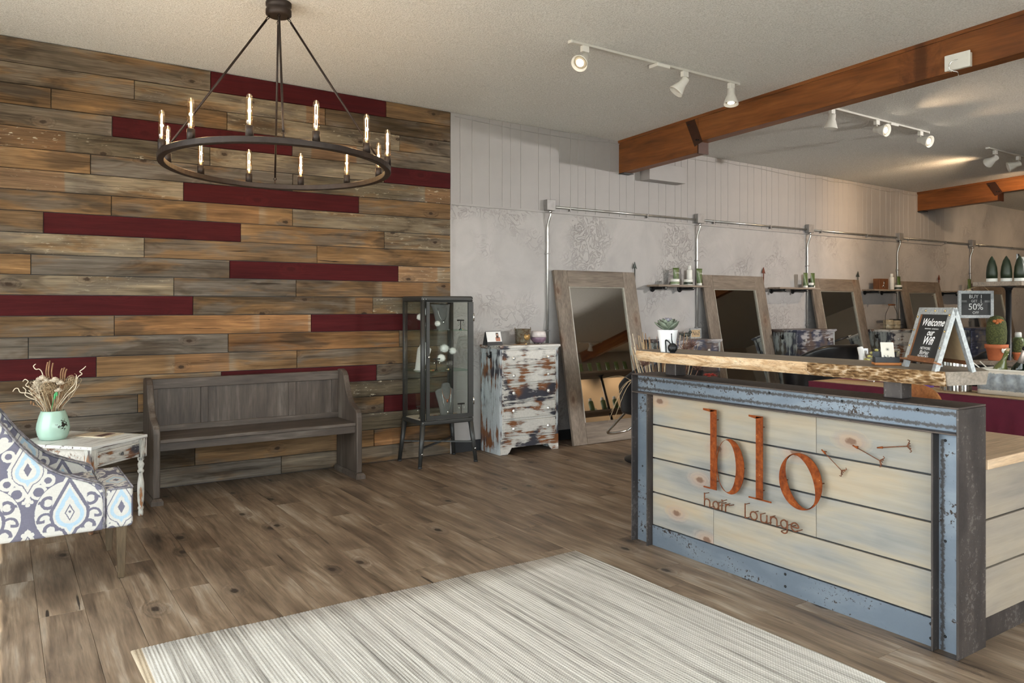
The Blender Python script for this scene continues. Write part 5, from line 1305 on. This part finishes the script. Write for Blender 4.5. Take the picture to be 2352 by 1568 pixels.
mb = MB(); mb.ell((0,0,.028), (.027,.027,.028), 16, 10); mb.lathe([(.016,0),(.014,.006)], (0,0,0), 12); obj('body', mb, BLACKM, t, world=False)
mb = MB(); mb.tube(catmull([(-.006,.012,.052),(-.010,.026,.066),(-.012,.042,.068),(-.012,.040,.03),(-.012,.038,.002)], 5), .0042, 7); obj('handle', mb, BLACKM, t, world=False)
mb = MB(); mb.tube([(.0,.0,.054),(-.001,.006,.075),(-.001,.007,.105)], [.004,.003,.0025], 6); mb.ell((-.001,.007,.106), (.004,.004,.004), 6, 4); obj('spout', mb, BLACKM, t, world=False)
# business cards
t = thing('card_holder', 'black and orange stand of white business cards beside the A-frame sign', 'card holder', (3.315, 1.945, TZ)); r_ = -.62
OR = plain('orange_wood', (.42,.15,.035), .4)
def o2(n, mb, mat, par=None, bev=0): return obj(n, mb, mat, par or t, world=False, bevel=bev)
o2('base', box(-.055,.055,-.035,.035,0,.012), OR, bev=.004); o2('tray', MB().box(-.052,.048,-.028,-.020,.012,.036).box(-.052,.048,.022,.028,.012,.058).box(-.052,-.046,-.02,.022,.012,.036).box(.042,.048,-.02,.022,.012,.036).box(-.046,.042,-.02,.022,.012,.014), VINYL)
Mc = Matrix.Translation((0,-.012,.015)) @ Matrix.Rotation(-.38, 4, 'X')
for k in range(5):
    o = o2('card', place(MB().box(-.020+.001*k,.034+.001*k,.003*k,.003*k+.0016,0,.092), Mc), CREAM if k < 4 else plain('magenta_card_edge', (.62,.02,.22), .5))
m_ = place(text_mb('blo', .030), Mc @ frame((.007,-.0006,.010), (1,0,0), (0,0,1), (0,-1,0))); o2('lettering', m_, VINYL)
m_ = MB(); 
for k in range(9): a = k*2*PI/9; m_.tube([(.007,-.0008,.058),(.007+.008*math.cos(a),-.0008,.058+.008*math.sin(a))], .0005, 4)
o2('dandelion_emblem', place(m_, Mc), VINYL)
t.rotation_euler = (0,0,-PI/2-r_+.15)
# A-frame sign
A = Vector((3.305,1.868,TZ)); B = Vector((3.142,1.640,TZ)); wv = (B-A); SWd = wv.length; ex = wv.normalized(); nb = Vector((-ex.y, ex.x, 0))   # nb points to the back of the sign
if nb.x < 0: nb = -nb
fs_ = thing('aframe_sign', 'galvanised A-frame chalkboard with studded edges welcoming guests to the wifi', 'sign', tuple((A+B)/2+nb*.075))
HT = .258; DB = .165
def leaf(o0, toward, front):
    up = (toward+Vector((0,0,HT))); Lh = up.length; up.normalize(); nn = ex.cross(up)
    if (nn.dot(nb) > 0) == front: nn = -nn
    return frame(o0, ex, up, nn), Lh      # z axis points outwards
Mf, Lh = leaf(A, nb*(DB*.46), True); Mb, Lb = leaf(A+nb*DB, nb*(-DB*.46), False)
def o3(n, mb, mat, M, par=None): return obj(n, place(mb, M), mat, par or fs_)
bw = .026
ff = o3('front_frame', MB().box(0,bw,0,Lh,-.018,0).box(SWd-bw,SWd,0,Lh,-.018,0).box(bw,SWd-bw,Lh-.030,Lh,-.016,0), ZINC, Mf)
bfm = o3('back_frame', MB().box(0,bw,0,Lb,-.016,0).box(SWd-bw,SWd,0,Lb,-.016,0).box(bw,SWd-bw,Lb-.03,Lb,-.014,0), ZINC, Mb)
o3('inner_trim', MB().box(bw,bw+.010,.050,Lh-.030,-.014,-.003).box(SWd-bw-.004,SWd-bw,.050,Lh-.030,-.014,-.003).box(bw,SWd-bw,.036,.052,-.016,.002).box(-.006,SWd+.004,.030,.037,-.016,.016), WOODR, Mf, ff)
o3('chalkboard', MB().box(bw+.010,SWd-bw-.004,.052,Lh-.030,-.012,-.006), CHALK, Mf)
o3('back_board', MB().box(bw,SWd-bw,.045,Lb-.030,-.010,-.006), KRAFT, Mb); o3('back_rail', MB().box(bw-.01,SWd-bw+.01,.030,.046,-.014,-.002), WOODR, Mb)
st_ = MB()
for x, y in [(bw/2, Lh*q) for q in (.14,.36,.62,.84)]+[(SWd-bw/2, Lh*q) for q in (.14,.36,.62,.88)]+[(SWd*q, Lh-.015) for q in (.24,.52,.80)]: st_.lathe([(.0055,0),(.0045,.003),(.0,.0045)], (x, y, .0), 10)
o3('brass_stud', st_, plain('brass', (.62,.44,.20), .25, .9), Mf)
tx = MB(); cxm = bw+.010+(SWd-2*bw-.014)/2
def put(txt, size, y, shear=0, off=0, dx=0):
    m_ = text_mb(txt, size, shear, off); m_.v = [Vector((p.x+cxm+dx, p.y+y, -.0052)) for p in m_.v]; n0 = len(tx.v); tx.v += m_.v; tx.f += [[i+n0 for i in f] for f in m_.f]; tx.sm += m_.sm
put('Welcome', .0460, Lh-.079, .32, .0006); put('our', .038, Lh-.121, .32, .0006, .004); put('Wifi', .050, Lh-.160, .32, .0008, .002)
put('NETWORK:', .0165, Lh-.183, .1); put('BloHair', .0250, Lh-.204, .12); put('PASSWORD:', .0165, Lh-.2185, .1, 0, -.002); put('2532276333', .0175, Lh-.2335, .1)
for k in range(-7, 8):
    if k: tx.add([(cxm+k*.0075, Lh-.092, -.0052), (cxm+k*.0075+.006, Lh-.0885, -.0052), (cxm+k*.0075+.004, Lh-.092, -.0052), (cxm+k*.0075+.006, Lh-.0955, -.0052)], [(0,1,2,3)])
o3('chalk_lettering', tx, CHALKW, Mf)
# ------------------------------------------------------------------ dried grasses and poinsettia on the worktop
def grasses():
    r = random.Random(11); c = Vector((3.66, 3.66, .0005))
    t = thing('dried_grass_arrangement', 'tall dried grasses and seed heads behind the left end of the counter', 'dried grass', c)
    mb = MB(); mb.lathe([(.08,0),(.10,.02),(.12,.25),(.09,.52),(.075,.62),(.085,.66),(.078,.655),(.065,.60),(.0,.58)], c, 24); obj('vase', mb, BLACKM, t)
    rt3 = Vector((.832,-.554,0))
    sets = {m: MB() for m in (STRAW, STRAWL, STRAWD)}
    tall = MB()
    for k in range(84):
        u = r.uniform(-.22,.20); m = r.choice((STRAW, STRAWL, STRAWD)); h = r.uniform(1.02,1.24)
        p0 = c+rt3*(u*.25)+Vector((0,r.uniform(-.03,.03),.62)); p2 = c+rt3*u+Vector((r.uniform(-.05,.05),r.uniform(-.06,.06),h)); p1 = (p0+p2)/2+rt3*u*(.12)+Vector((0,0,.03))
        sets[m].tube(catmull([p0,p1,p2], 4), r.uniform(.0012,.003), 5)
    for m, mb in sets.items(): obj('stalks', mb, m, t)
    HD = plain('purple_seed_head', (.17,.085,.065), .9, var=.3, scale=60)
    for u, w in ((-.18,1.09), (.085,1.18), (.17,1.06), (.13,1.21)):
        mb = MB(); ct = c+rt3*u+Vector((0,-.05,w-.07))
        for k in range(60):
            d = Vector((r.gauss(0,.5), r.gauss(0,.5), abs(r.gauss(.7,.4)))).normalized(); mb.tube([ct, ct+d*r.uniform(.04,.085)], [.0014,.0004], 4)
        mb.tube([c+rt3*u*.3+Vector((0,0,.62)), ct], .0025, 5); obj('seed_head', mb, HD, t)
    mb = MB()
    for k in range(8):
        e = r.uniform(.22,.36); z1 = r.uniform(-.10,.20)
        mb.tube(catmull([c+Vector((0,0,.62)), c-rt3*e*.5+Vector((-.05,.05,.92)), c-rt3*e+Vector((-.06,.04,z1+.74))], 6), [.0011]*12+[.0004], 4)
    obj('drooping_blade', mb, STRAW, t)
    t2 = thing('poinsettia', 'red poinsettia flower behind the steel counter top', 'flower', (3.72, 3.34, WT+.001)); RED = plain('red_petal', (.42,.008,.012), .5)
    mb = MB(); mb.lathe([(.035,0),(.045,.07),(.04,.072)], (0,0,0), 14); obj('pot', mb, BLACKM, t2, world=False)
    mb = MB(); mb.tube([(0,0,.06),(0,0,.20)], .005, 6); obj('stem', mb, LEAFG, t2, world=False)
    for k in range(13):
        a = k*2.4; L = .035+.022*(k/13); dz = .03-.045*(k/13); mb = MB(); d = Vector((math.cos(a), math.sin(a), dz*12)).normalized(); s_ = Vector((-math.sin(a), math.cos(a), 0)); p = Vector((0,0,.20))
        mb.add([p, p+d*L*.5+s_*L*.28, p+d*L, p+d*L*.5-s_*L*.28, p+d*L*.5+Vector((0,0,.006))], [(0,1,4),(1,2,4),(2,3,4),(3,0,4)], True); obj('petal', mb, RED, t2, world=False)
grasses()
# ------------------------------------------------------------------ behind the desk: table, chair, shelf unit
t = thing('bentwood_chair', 'curved orange-brown wooden chair back showing behind the desk top', 'chair', (4.38, 2.47, 0))
rows = []
for i in range(8):
    f = i/7; row = []
    for k in range(21):
        a = -1.25+2.5*k/20; z = .58+(.37-.13*(abs(a)/1.25)**2.2)*f; row.append(Vector((.20*math.cos(a)*.55-.02+.05*f, .215*math.sin(a), z)))
    rows.append(row)
mb = MB(); mb.grid(rows); o = obj('backrest', mb, BENTW, t, world=False); m = o.modifiers.new('t', 'SOLIDIFY'); m.thickness = .014
mb = MB(); mb.lathe([(.19,0),(.205,.008),(.205,.022),(.18,.03)], (-.02,0,.44), 28); obj('seat', mb, BENTW, t, world=False)
for a in (.8, 2.35, 3.93, 5.5): mb = MB(); mb.tube([(-.02+.16*math.cos(a),.16*math.sin(a),.445),(-.02+.22*math.cos(a),.22*math.sin(a),0)], [.016,.012], 8); obj('leg', mb, BENTW, t, world=False)
for s_ in (-1,1): mb = MB(); mb.tube([(.06,s_*.17,.45),(.07,s_*.19,.70)], .012, 8); obj('back_post', mb, BENTW, t, world=False)
CLOTH = plain('burgundy_cloth', (.105,.006,.022), .85, var=.12, scale=12); BURL = plain('burlap', (.36,.25,.14), .95, var=.2, scale=80, bump=.3)
TX0, TX1, TY0, TY1, TTZ = 5.66, 6.36, 1.9, 4.0, .782
tt = thing('display_table', 'display table hidden under a pleated burgundy cloth', 'table', ((TX0+TX1)/2, (TY0+TY1)/2, 0))
obj('tabletop', box(TX0+.01, TX1-.01, TY0+.01, TY1-.01, TTZ-.03, TTZ-.004), SHELFW, tt)
for x in (TX0+.06, TX1-.06):
    for y in (TY0+.06, TY1-.06): obj('leg', box(x-.02,x+.02,y-.02,y+.02,0,TTZ-.03), BLACKM, tt)
mb = MB(); N = 60; path = []
for k in range(N+1): path.append((TX0, TY1-(TY1-TY0)*k/N))
rows = []
for z in (TTZ-.003, TTZ-.06, TTZ-.10, .4, .02):
    row = []
    for k, (x, y) in enumerate(path):
        amp = 0 if z > TTZ-.11 else (.018 if z > .3 else .03); row.append((x-.004-amp*(.5+.5*math.sin(k*2.1)), y, z))
    rows.append(row)
mb.grid(rows); mb.box(TX0-.004, TX1+.004, TY0-.004, TY1+.004, TTZ-.004, TTZ-.0005)
rows = []
for z in (TTZ-.003, TTZ-.10, .4, .02): rows.append([(TX0+(TX1-TX0)*k/20, TY0-.004-(0 if z > .6 else .02*(.5+.5*math.sin(k*2.1))), z) for k in range(21)])
mb.grid(rows)
cl = obj('tablecloth', mb, CLOTH); tag(cl, 'burgundy pleated tablecloth covering the display table', 'tablecloth')
mb = MB(); r = random.Random(4); rows = []
for k in range(31):
    y = TY0+.02+(TY1-TY0-.04)*k/30; w = .006*math.sin(k*.9); rows.append([(TX0+.03+w, y, TTZ+.001), (TX0+.20+w*2, y, TTZ+.003+.002*math.sin(k)), (TX0+.36-w, y, TTZ+.001)])
mb.grid(rows); rn = obj('burlap_runner', mb, BURL); tag(rn, 'tan burlap runner laid along the burgundy tablecloth', 'table runner')
m = rn.modifiers.new('t', 'SOLIDIFY'); m.thickness = .002; m.offset = 1
IZ = TTZ+.0078
# tin planter with wine bottles
t = thing('wine_planter', 'chipped cream corrugated tin planter box at the right edge', 'planter', (5.92, 2.49, IZ))
def chipped():
    g = G('chipped_cream_tin'); o = g.coord(); x, y, z = g.xyz(o); n = g.noise(o, 55, 4, .65)
    m = g.st(n*.22+.5-g.ab(z-.090)*8.5, .08, .13)
    col = g.mix(m, (.66,.60,.52), g.ramp(g.noise(o, 30, 3), [(.3,(.20,.22,.24)),(.7,(.38,.41,.43))])); return g.bsdf(col, .5, .15, h=n, bs=.2, bd=.002)
CT = chipped(); H_ = .178; w2, d2 = .24, .11
mb = MB(); rows = []
for z in (.0, .03, .04, .15, .16, H_):
    row = []
    for k in range(85):
        f = k/84*4; side = int(min(3.999, f)); q = f-side; c = [(-d2,w2),(-d2,-w2),(d2,-w2),(d2,w2),(-d2,w2)]; a, b_ = Vector(c[side]), Vector(c[side+1]); p = a+(b_-a)*q; nrm = Vector(((b_-a).y, -(b_-a).x)).normalized()
        amp = .014*abs(math.sin(q*PI*(6 if side % 2 == 0 else 3))) if .03 < z < .155 else 0
        p = p-nrm*amp*-1; row.append((p.x, p.y, z))
    rows.append(row)
mb.grid(rows); mb.box(-d2+.004, d2-.004, -w2+.004, w2-.004, .0005, .004); o = obj('box', mb, CT, t, world=False); m = o.modifiers.new('t','SOLIDIFY'); m.thickness = .003
obj('rim', MB().box(-d2-.006,-d2+.006,-w2-.006,w2+.006,H_-.008,H_+.002).box(d2-.006,d2+.006,-w2-.006,w2+.006,H_-.008,H_+.002).box(-d2+.006,d2-.006,w2-.006,w2+.006,H_-.008,H_+.002).box(-d2+.006,d2-.006,-w2-.006,-w2+.006,H_-.008,H_+.002), CREAM, t, world=False)
mb = MB(); mb.tube([(-.06,w2+.01,H_),(-.07,w2+.06,H_+.045)], .004, 6); obj('handle', mb, CREAM, t, world=False); mb = MB(); mb.tube([(.04,w2+.01,H_),(.03,w2+.05,H_+.04)], .004, 6); obj('handle', mb, CREAM, t, world=False)
def wine(label, base, lean, mat, foil, cork):
    t = thing('wine_bottle', label, 'bottle', base, 'wine bottles in the tin planter')
    mb = MB(); mb.lathe([(.040,0),(.044,.005),(.044,.17),(.040,.195),(.020,.235),(.0155,.25),(.0145,.30)], (0,0,0), 24); obj('body', mb, mat, t, world=False)
    mb = MB(); mb.lathe([(.0165,.255) if not foil else (.024,.228),(.0165,.27),(.016,.318),(.012,.322)] if foil else [(.0145,.300),(.016,.302),(.016,.312),(.012,.315)], (0,0,0), 18); obj('foil' if foil else 'lip', mb, foil or mat, t, world=False)
    mb = MB(); mb.lathe([(.012,.318),(.017,.322),(.018,.335),(.014,.345),(0,.346)] if foil else [(.011,.305),(.011,.335),(0,.336)], (0,0,0), 14); obj('cork', mb, cork, t, world=False)
    mb = MB(); mb.ell((0,-.044,.15) if not foil else (-.030,-.032,.155), (.012,.004,.012), 10, 6); obj('seal', mb, CREAM if foil else STRAWD, t, world=False)
    t.rotation_euler = lean
g = G('pale_green_glass'); WG = g.bsdf((.20,.22,.07), .12, 0, spec=.6, Transmission_Weight=.45)
DG = plain('dark_green_glass', (.008,.014,.008), .12, 0); FO = plain('pink_champagne_foil', (.52,.44,.40), .35, .5, var=.15, scale=60)
wine('pale green wine bottle leaning in the tin planter', (5.90, 2.675, IZ+.012), (.35, -.05, 0), WG, None, KRAFT)
wine('dark champagne bottle with pink foil in the tin planter', (5.92, 2.555, IZ+.012), (.30, -.10, 0), DG, FO, BLACKM)
wine('dark champagne bottle cut off by the right edge', (5.92, 2.43, IZ+.012), (.22, -.05, 0), DG, FO, BLACKM)
t = thing('ribbed_tin', 'shiny ribbed silver tin standing on the burgundy cloth', 'tin', (5.86, 2.905, IZ))
mb = MB(); n = 60; rows = []
for z in (0, .005, .22, .225): rows.append([((.10+.004*(k % 2)*(1 if .002 < z < .222 else 0))*math.cos(2*PI*k/n), (.10+.004*(k % 2))*math.sin(2*PI*k/n), z) for k in range(n+1)])
mb.grid(rows, smooth=False); obj('body', mb, CHROME, t, world=False); mb = MB(); mb.lathe([(.098,.219),(.106,.222),(.106,.229),(.098,.230)], (0,0,0), 40); mb.lathe([(.0,.0005),(.098,.0006)], (0,0,0), 30); obj('rim', mb, CHROME, t, world=False)
for (x, y, m_, l, h) in ((5.92, 3.16, plain('purple_carton', (.16,.07,.42), .4), 'purple and white carton on the burgundy cloth', .10), (5.96, 3.30, CREAM, 'small cream carton on the burgundy cloth', .10)):
    t = thing('product_carton', l, 'carton', (x, y, IZ)); obj('sleeve', box(-.03,.03,-.05,.05,.0005,h*.7), m_, t, world=False, bevel=.002); obj('lid', box(-.031,.031,-.051,.051,h*.7,h), WHITEPL, t, world=False, bevel=.002)
t = thing('flower_bag', 'clear gift bag with pale yellow flowers and a white tube, behind the counter', 'gift bag', (5.98, 3.56, IZ))
mb = MB(); rows = []; r = random.Random(8)
for i in range(5): rows.append([((.09+.02*i/4)*math.cos(2*PI*k/14)*(1+.12*math.sin(k*3+i)), (.11+.03*i/4)*math.sin(2*PI*k/14)*(1+.12*math.cos(k*2+i)), .27*i/4) for k in range(15)])
mb.grid(rows, smooth=False); obj('wrap', mb, thin_glass('cellophane', (.93,.93,.92), .12, .12), t, world=False)
YF = plain('pale_yellow_petal', (.55,.52,.16), .6, var=.3, scale=40); mb = MB()
for k in range(26): mb.ell((r.uniform(-.07,.07), r.uniform(-.11,.11), r.uniform(.17,.27)), (.016,.016,.011), 7, 5)
obj('flowers', mb, YF, t, world=False); mb = MB()
for k in range(14): mb.tube([(0,0,.01),(r.uniform(-.06,.06),r.uniform(-.09,.09),.2)], .003, 5)
obj('stems', mb, LEAFG, t, world=False)
mb = MB(); mb.lathe([(.028,.0),(.030,.17),(.024,.20),(.023,.265),(.018,.27)], (0,.0,0), 16); o = obj('white_tube', mb, WHITEP, t, world=False); o.location = (-.02, .10, .02); o.rotation_euler = (-.25, 0, 0)
# retail shelf unit
su = thing('retail_shelf_unit', 'black pipe and wood retail shelf stocked with green bottles at the right edge', 'shelf unit', (7.30, 2.95, 0))
UX0, UX1, UY0, UY1 = 6.56, 9.40, 2.76, 3.12
for z in (1.605, .975, .40): obj('shelf_board', box(UX0, UX1, UY0, UY1, z-.036, z), SHELFW, su, bevel=.004)
for x in (UX0+.20, 8.145, UX1-.20):
    mb = MB(); mb.tube([(x,2.94,.02),(x,2.94,1.57)], .021, 12); obj('pipe_upright', mb, BLACKM, su)
    mb = MB(); mb.lathe([(.06,0),(.06,.01),(.03,.02)], (x,2.94,0), 16); mb.lathe([(.055,.0),(.03,-.012),(.024,-.03)], (x,2.94,1.568), 16); obj('flange', mb, BLACKM, su)
def cone_bottle(label, x, y, z, h=.21):
    t = thing('cone_bottle', label, 'bottle', (x, y, z), 'dark green cone bottles'); mb = MB(); mb.lathe([(.040,.028),(.041,.07),(.036,.12),(.024,.17),(.008,h-.01),(.0,h)], (0,0,0), 18); obj('body', mb, GREEND, t, world=False)
    mb = MB(); mb.lathe([(.038,0),(.040,.004),(.040,.028)], (0,0,.0005), 18); obj('cap', mb, WHITEPL, t, world=False)
for k, (x, y, l) in enumerate(((6.66,3.02,'leftmost'), (6.70,2.93,'second'), (6.74,2.85,'third'))): cone_bottle('%s dark green cone bottle on the retail shelf top' % l, x, y, 1.6055)
for k in range(5):
    x = 6.93+k*.105; bottle('pale green spray bottle on the retail shelf top, %s from the slanted board' % ('first','second','third','fourth','fifth')[k], x, 2.90+.02*(k % 2), 1.6055, .036, .205, GREENL, WHITEPL)
for k in range(9): tube('green standing tube on the retail shelf top, %s from its right end' % ('ninth','eighth','seventh','sixth','fifth','fourth','third','second','first')[k], 7.60+k*.19, 2.92, 1.6055, .19, .09, GREENT)
for k in range(9): bottle('green squeeze bottle standing on the lower retail shelf, %s from the cactus' % ('first','second','third','fourth','fifth','sixth','seventh','eighth','ninth')[k], 7.02+k*.25, 2.98, .9755, .04, .22, GREENT, WHITEPL)
for k in range(8): jar('cream jar on the lower retail shelf, %s from the right end' % ('eighth','seventh','sixth','fifth','fourth','third','second','first')[k], 7.15+k*.25, 2.86, .9755, .045, .07)
t = thing('slanted_board', 'grey slanted display board among the bottles on the retail shelf', 'board', (6.84, 2.90, 1.6055)); mb = MB(); mb.prism([(-.055,0),(.055,0),(.0,.21),(-.03,.225)], 'y', -.004, .004); obj('panel', mb, plain('grey_board', (.34,.35,.34), .6), t, world=False); mb = MB(); mb.tube([(-.02,-.006,.225),(.055,-.006,0)], .006, 5); obj('edge', mb, BLACKM, t, world=False)
def cactus(label, x, y, z, s, flower):
    t = thing('potted_cactus', label, 'cactus', (x, y, z), 'crocheted cacti in terracotta pots')
    mb = MB(); mb.lathe([(.050*s,0),(.052*s,.003),(.066*s,.085*s),(.074*s,.086*s),(.076*s,.115*s),(.068*s,.116*s),(.062*s,.10*s),(0,.10*s)], (0,0,0), 24); obj('pot', mb, TERRA, t, world=False)
    mb = MB(); mb.lathe([(.052*s,.098*s),(.064*s,.14*s),(.066*s,.21*s),(.060*s,.27*s),(.04*s,.31*s),(0,.325*s)], (0,0,0), 24)
    g = bpy.data.materials.get('crochet_green')
    if not g:
        gg = G('crochet_green'); v = gg.vor(gg.coord(), 90); g = gg.bsdf(gg.ramp(v, [(.1,(.115,.125,.035)),(.6,(.05,.055,.015))]), .9, h=1-v, bs=.8, bd=.006)
    obj('body', mb, g, t, world=False)
    mb = MB(); mb.lathe([(0,.003),(.020*s,.002),(.020*s,0)], (-.03*s,-.063*s,.075*s), 14, (-.5,-1,-.1)); obj('tag', mb, CREAM, t, world=False)
    if flower:
        mb = MB(); r = random.Random(2)
        for k in range(14): mb.ell((-.03*s+r.gauss(0,.014), -.03*s+r.gauss(0,.012), .285*s+r.gauss(0,.010)), (.014,.014,.012), 7, 5)
        obj('flower', mb, plain('orange_crochet', (.40,.12,.03), .9), t, world=False)
cactus('large crocheted cactus with orange flower in a terracotta pot', 6.67, 2.99, .9755, 1.12, True); cactus('small crocheted cactus in a tiny terracotta pot', 6.83, 2.90, .9755, .55, False)
# hanging chalkboard
hs = thing('hanging_chalkboard', 'zinc framed chalkboard hanging from the retail shelf, buy one get one offer', 'chalkboard', (6.66, 3.13, 1.30))
ex = Vector((.832,-.554,0)); nn = Vector((-.554,-.832,0)); Mh = frame((6.662, 3.145, 1.425), tuple(ex), (0,0,1), tuple(nn)); hw, hh = .145, .112
def o4(n, mb, mat): return obj(n, place(mb, Mh), mat, hs)
e = .024
o4('frame', MB().box(-hw,hw,hh-e,hh,-.008,.008).box(-hw,hw,-hh,-hh+e,-.008,.008).box(-hw,-hw+e,-hh+e,hh-e,-.008,.008).box(hw-e,hw,-hh+e,hh-e,-.008,.008), ZINC)
o4('board', MB().box(-hw+e,hw-e,-hh+e,hh-e,-.006,.001), CHALK)
tx = MB(); cxm = 0
def put2(txt, size, y, dx=0):
    m_ = text_mb(txt, size); n0 = len(tx.v); tx.v += [Vector((p.x+dx, p.y+y, .0016)) for p in m_.v]; tx.f += [[i+n0 for i in f] for f in m_.f]; tx.sm += m_.sm
put2('BUY 1', .042, .050); put2('GET', .028, .018, -.012); put2('1', .046, .010, .044); put2('50%', .074, -.044); put2('OFF', .030, -.078)
for s_ in (-1, 1):
    for y in (.020, .030): tx.box(s_*.095-.022, s_*.095+.022, y, y+.0018, .001, .0016)
o4('chalk_lettering', tx, CHALKG)
mb = MB(); mb.tube([tuple(Mh @ Vector((-hw+.03,hh-.004,0))), (6.60,3.10,1.57)], .002, 5); mb.tube([tuple(Mh @ Vector((hw-.03,hh-.004,0))), (6.70,3.10,1.57)], .002, 5); obj('string', mb, STRAW, hs)
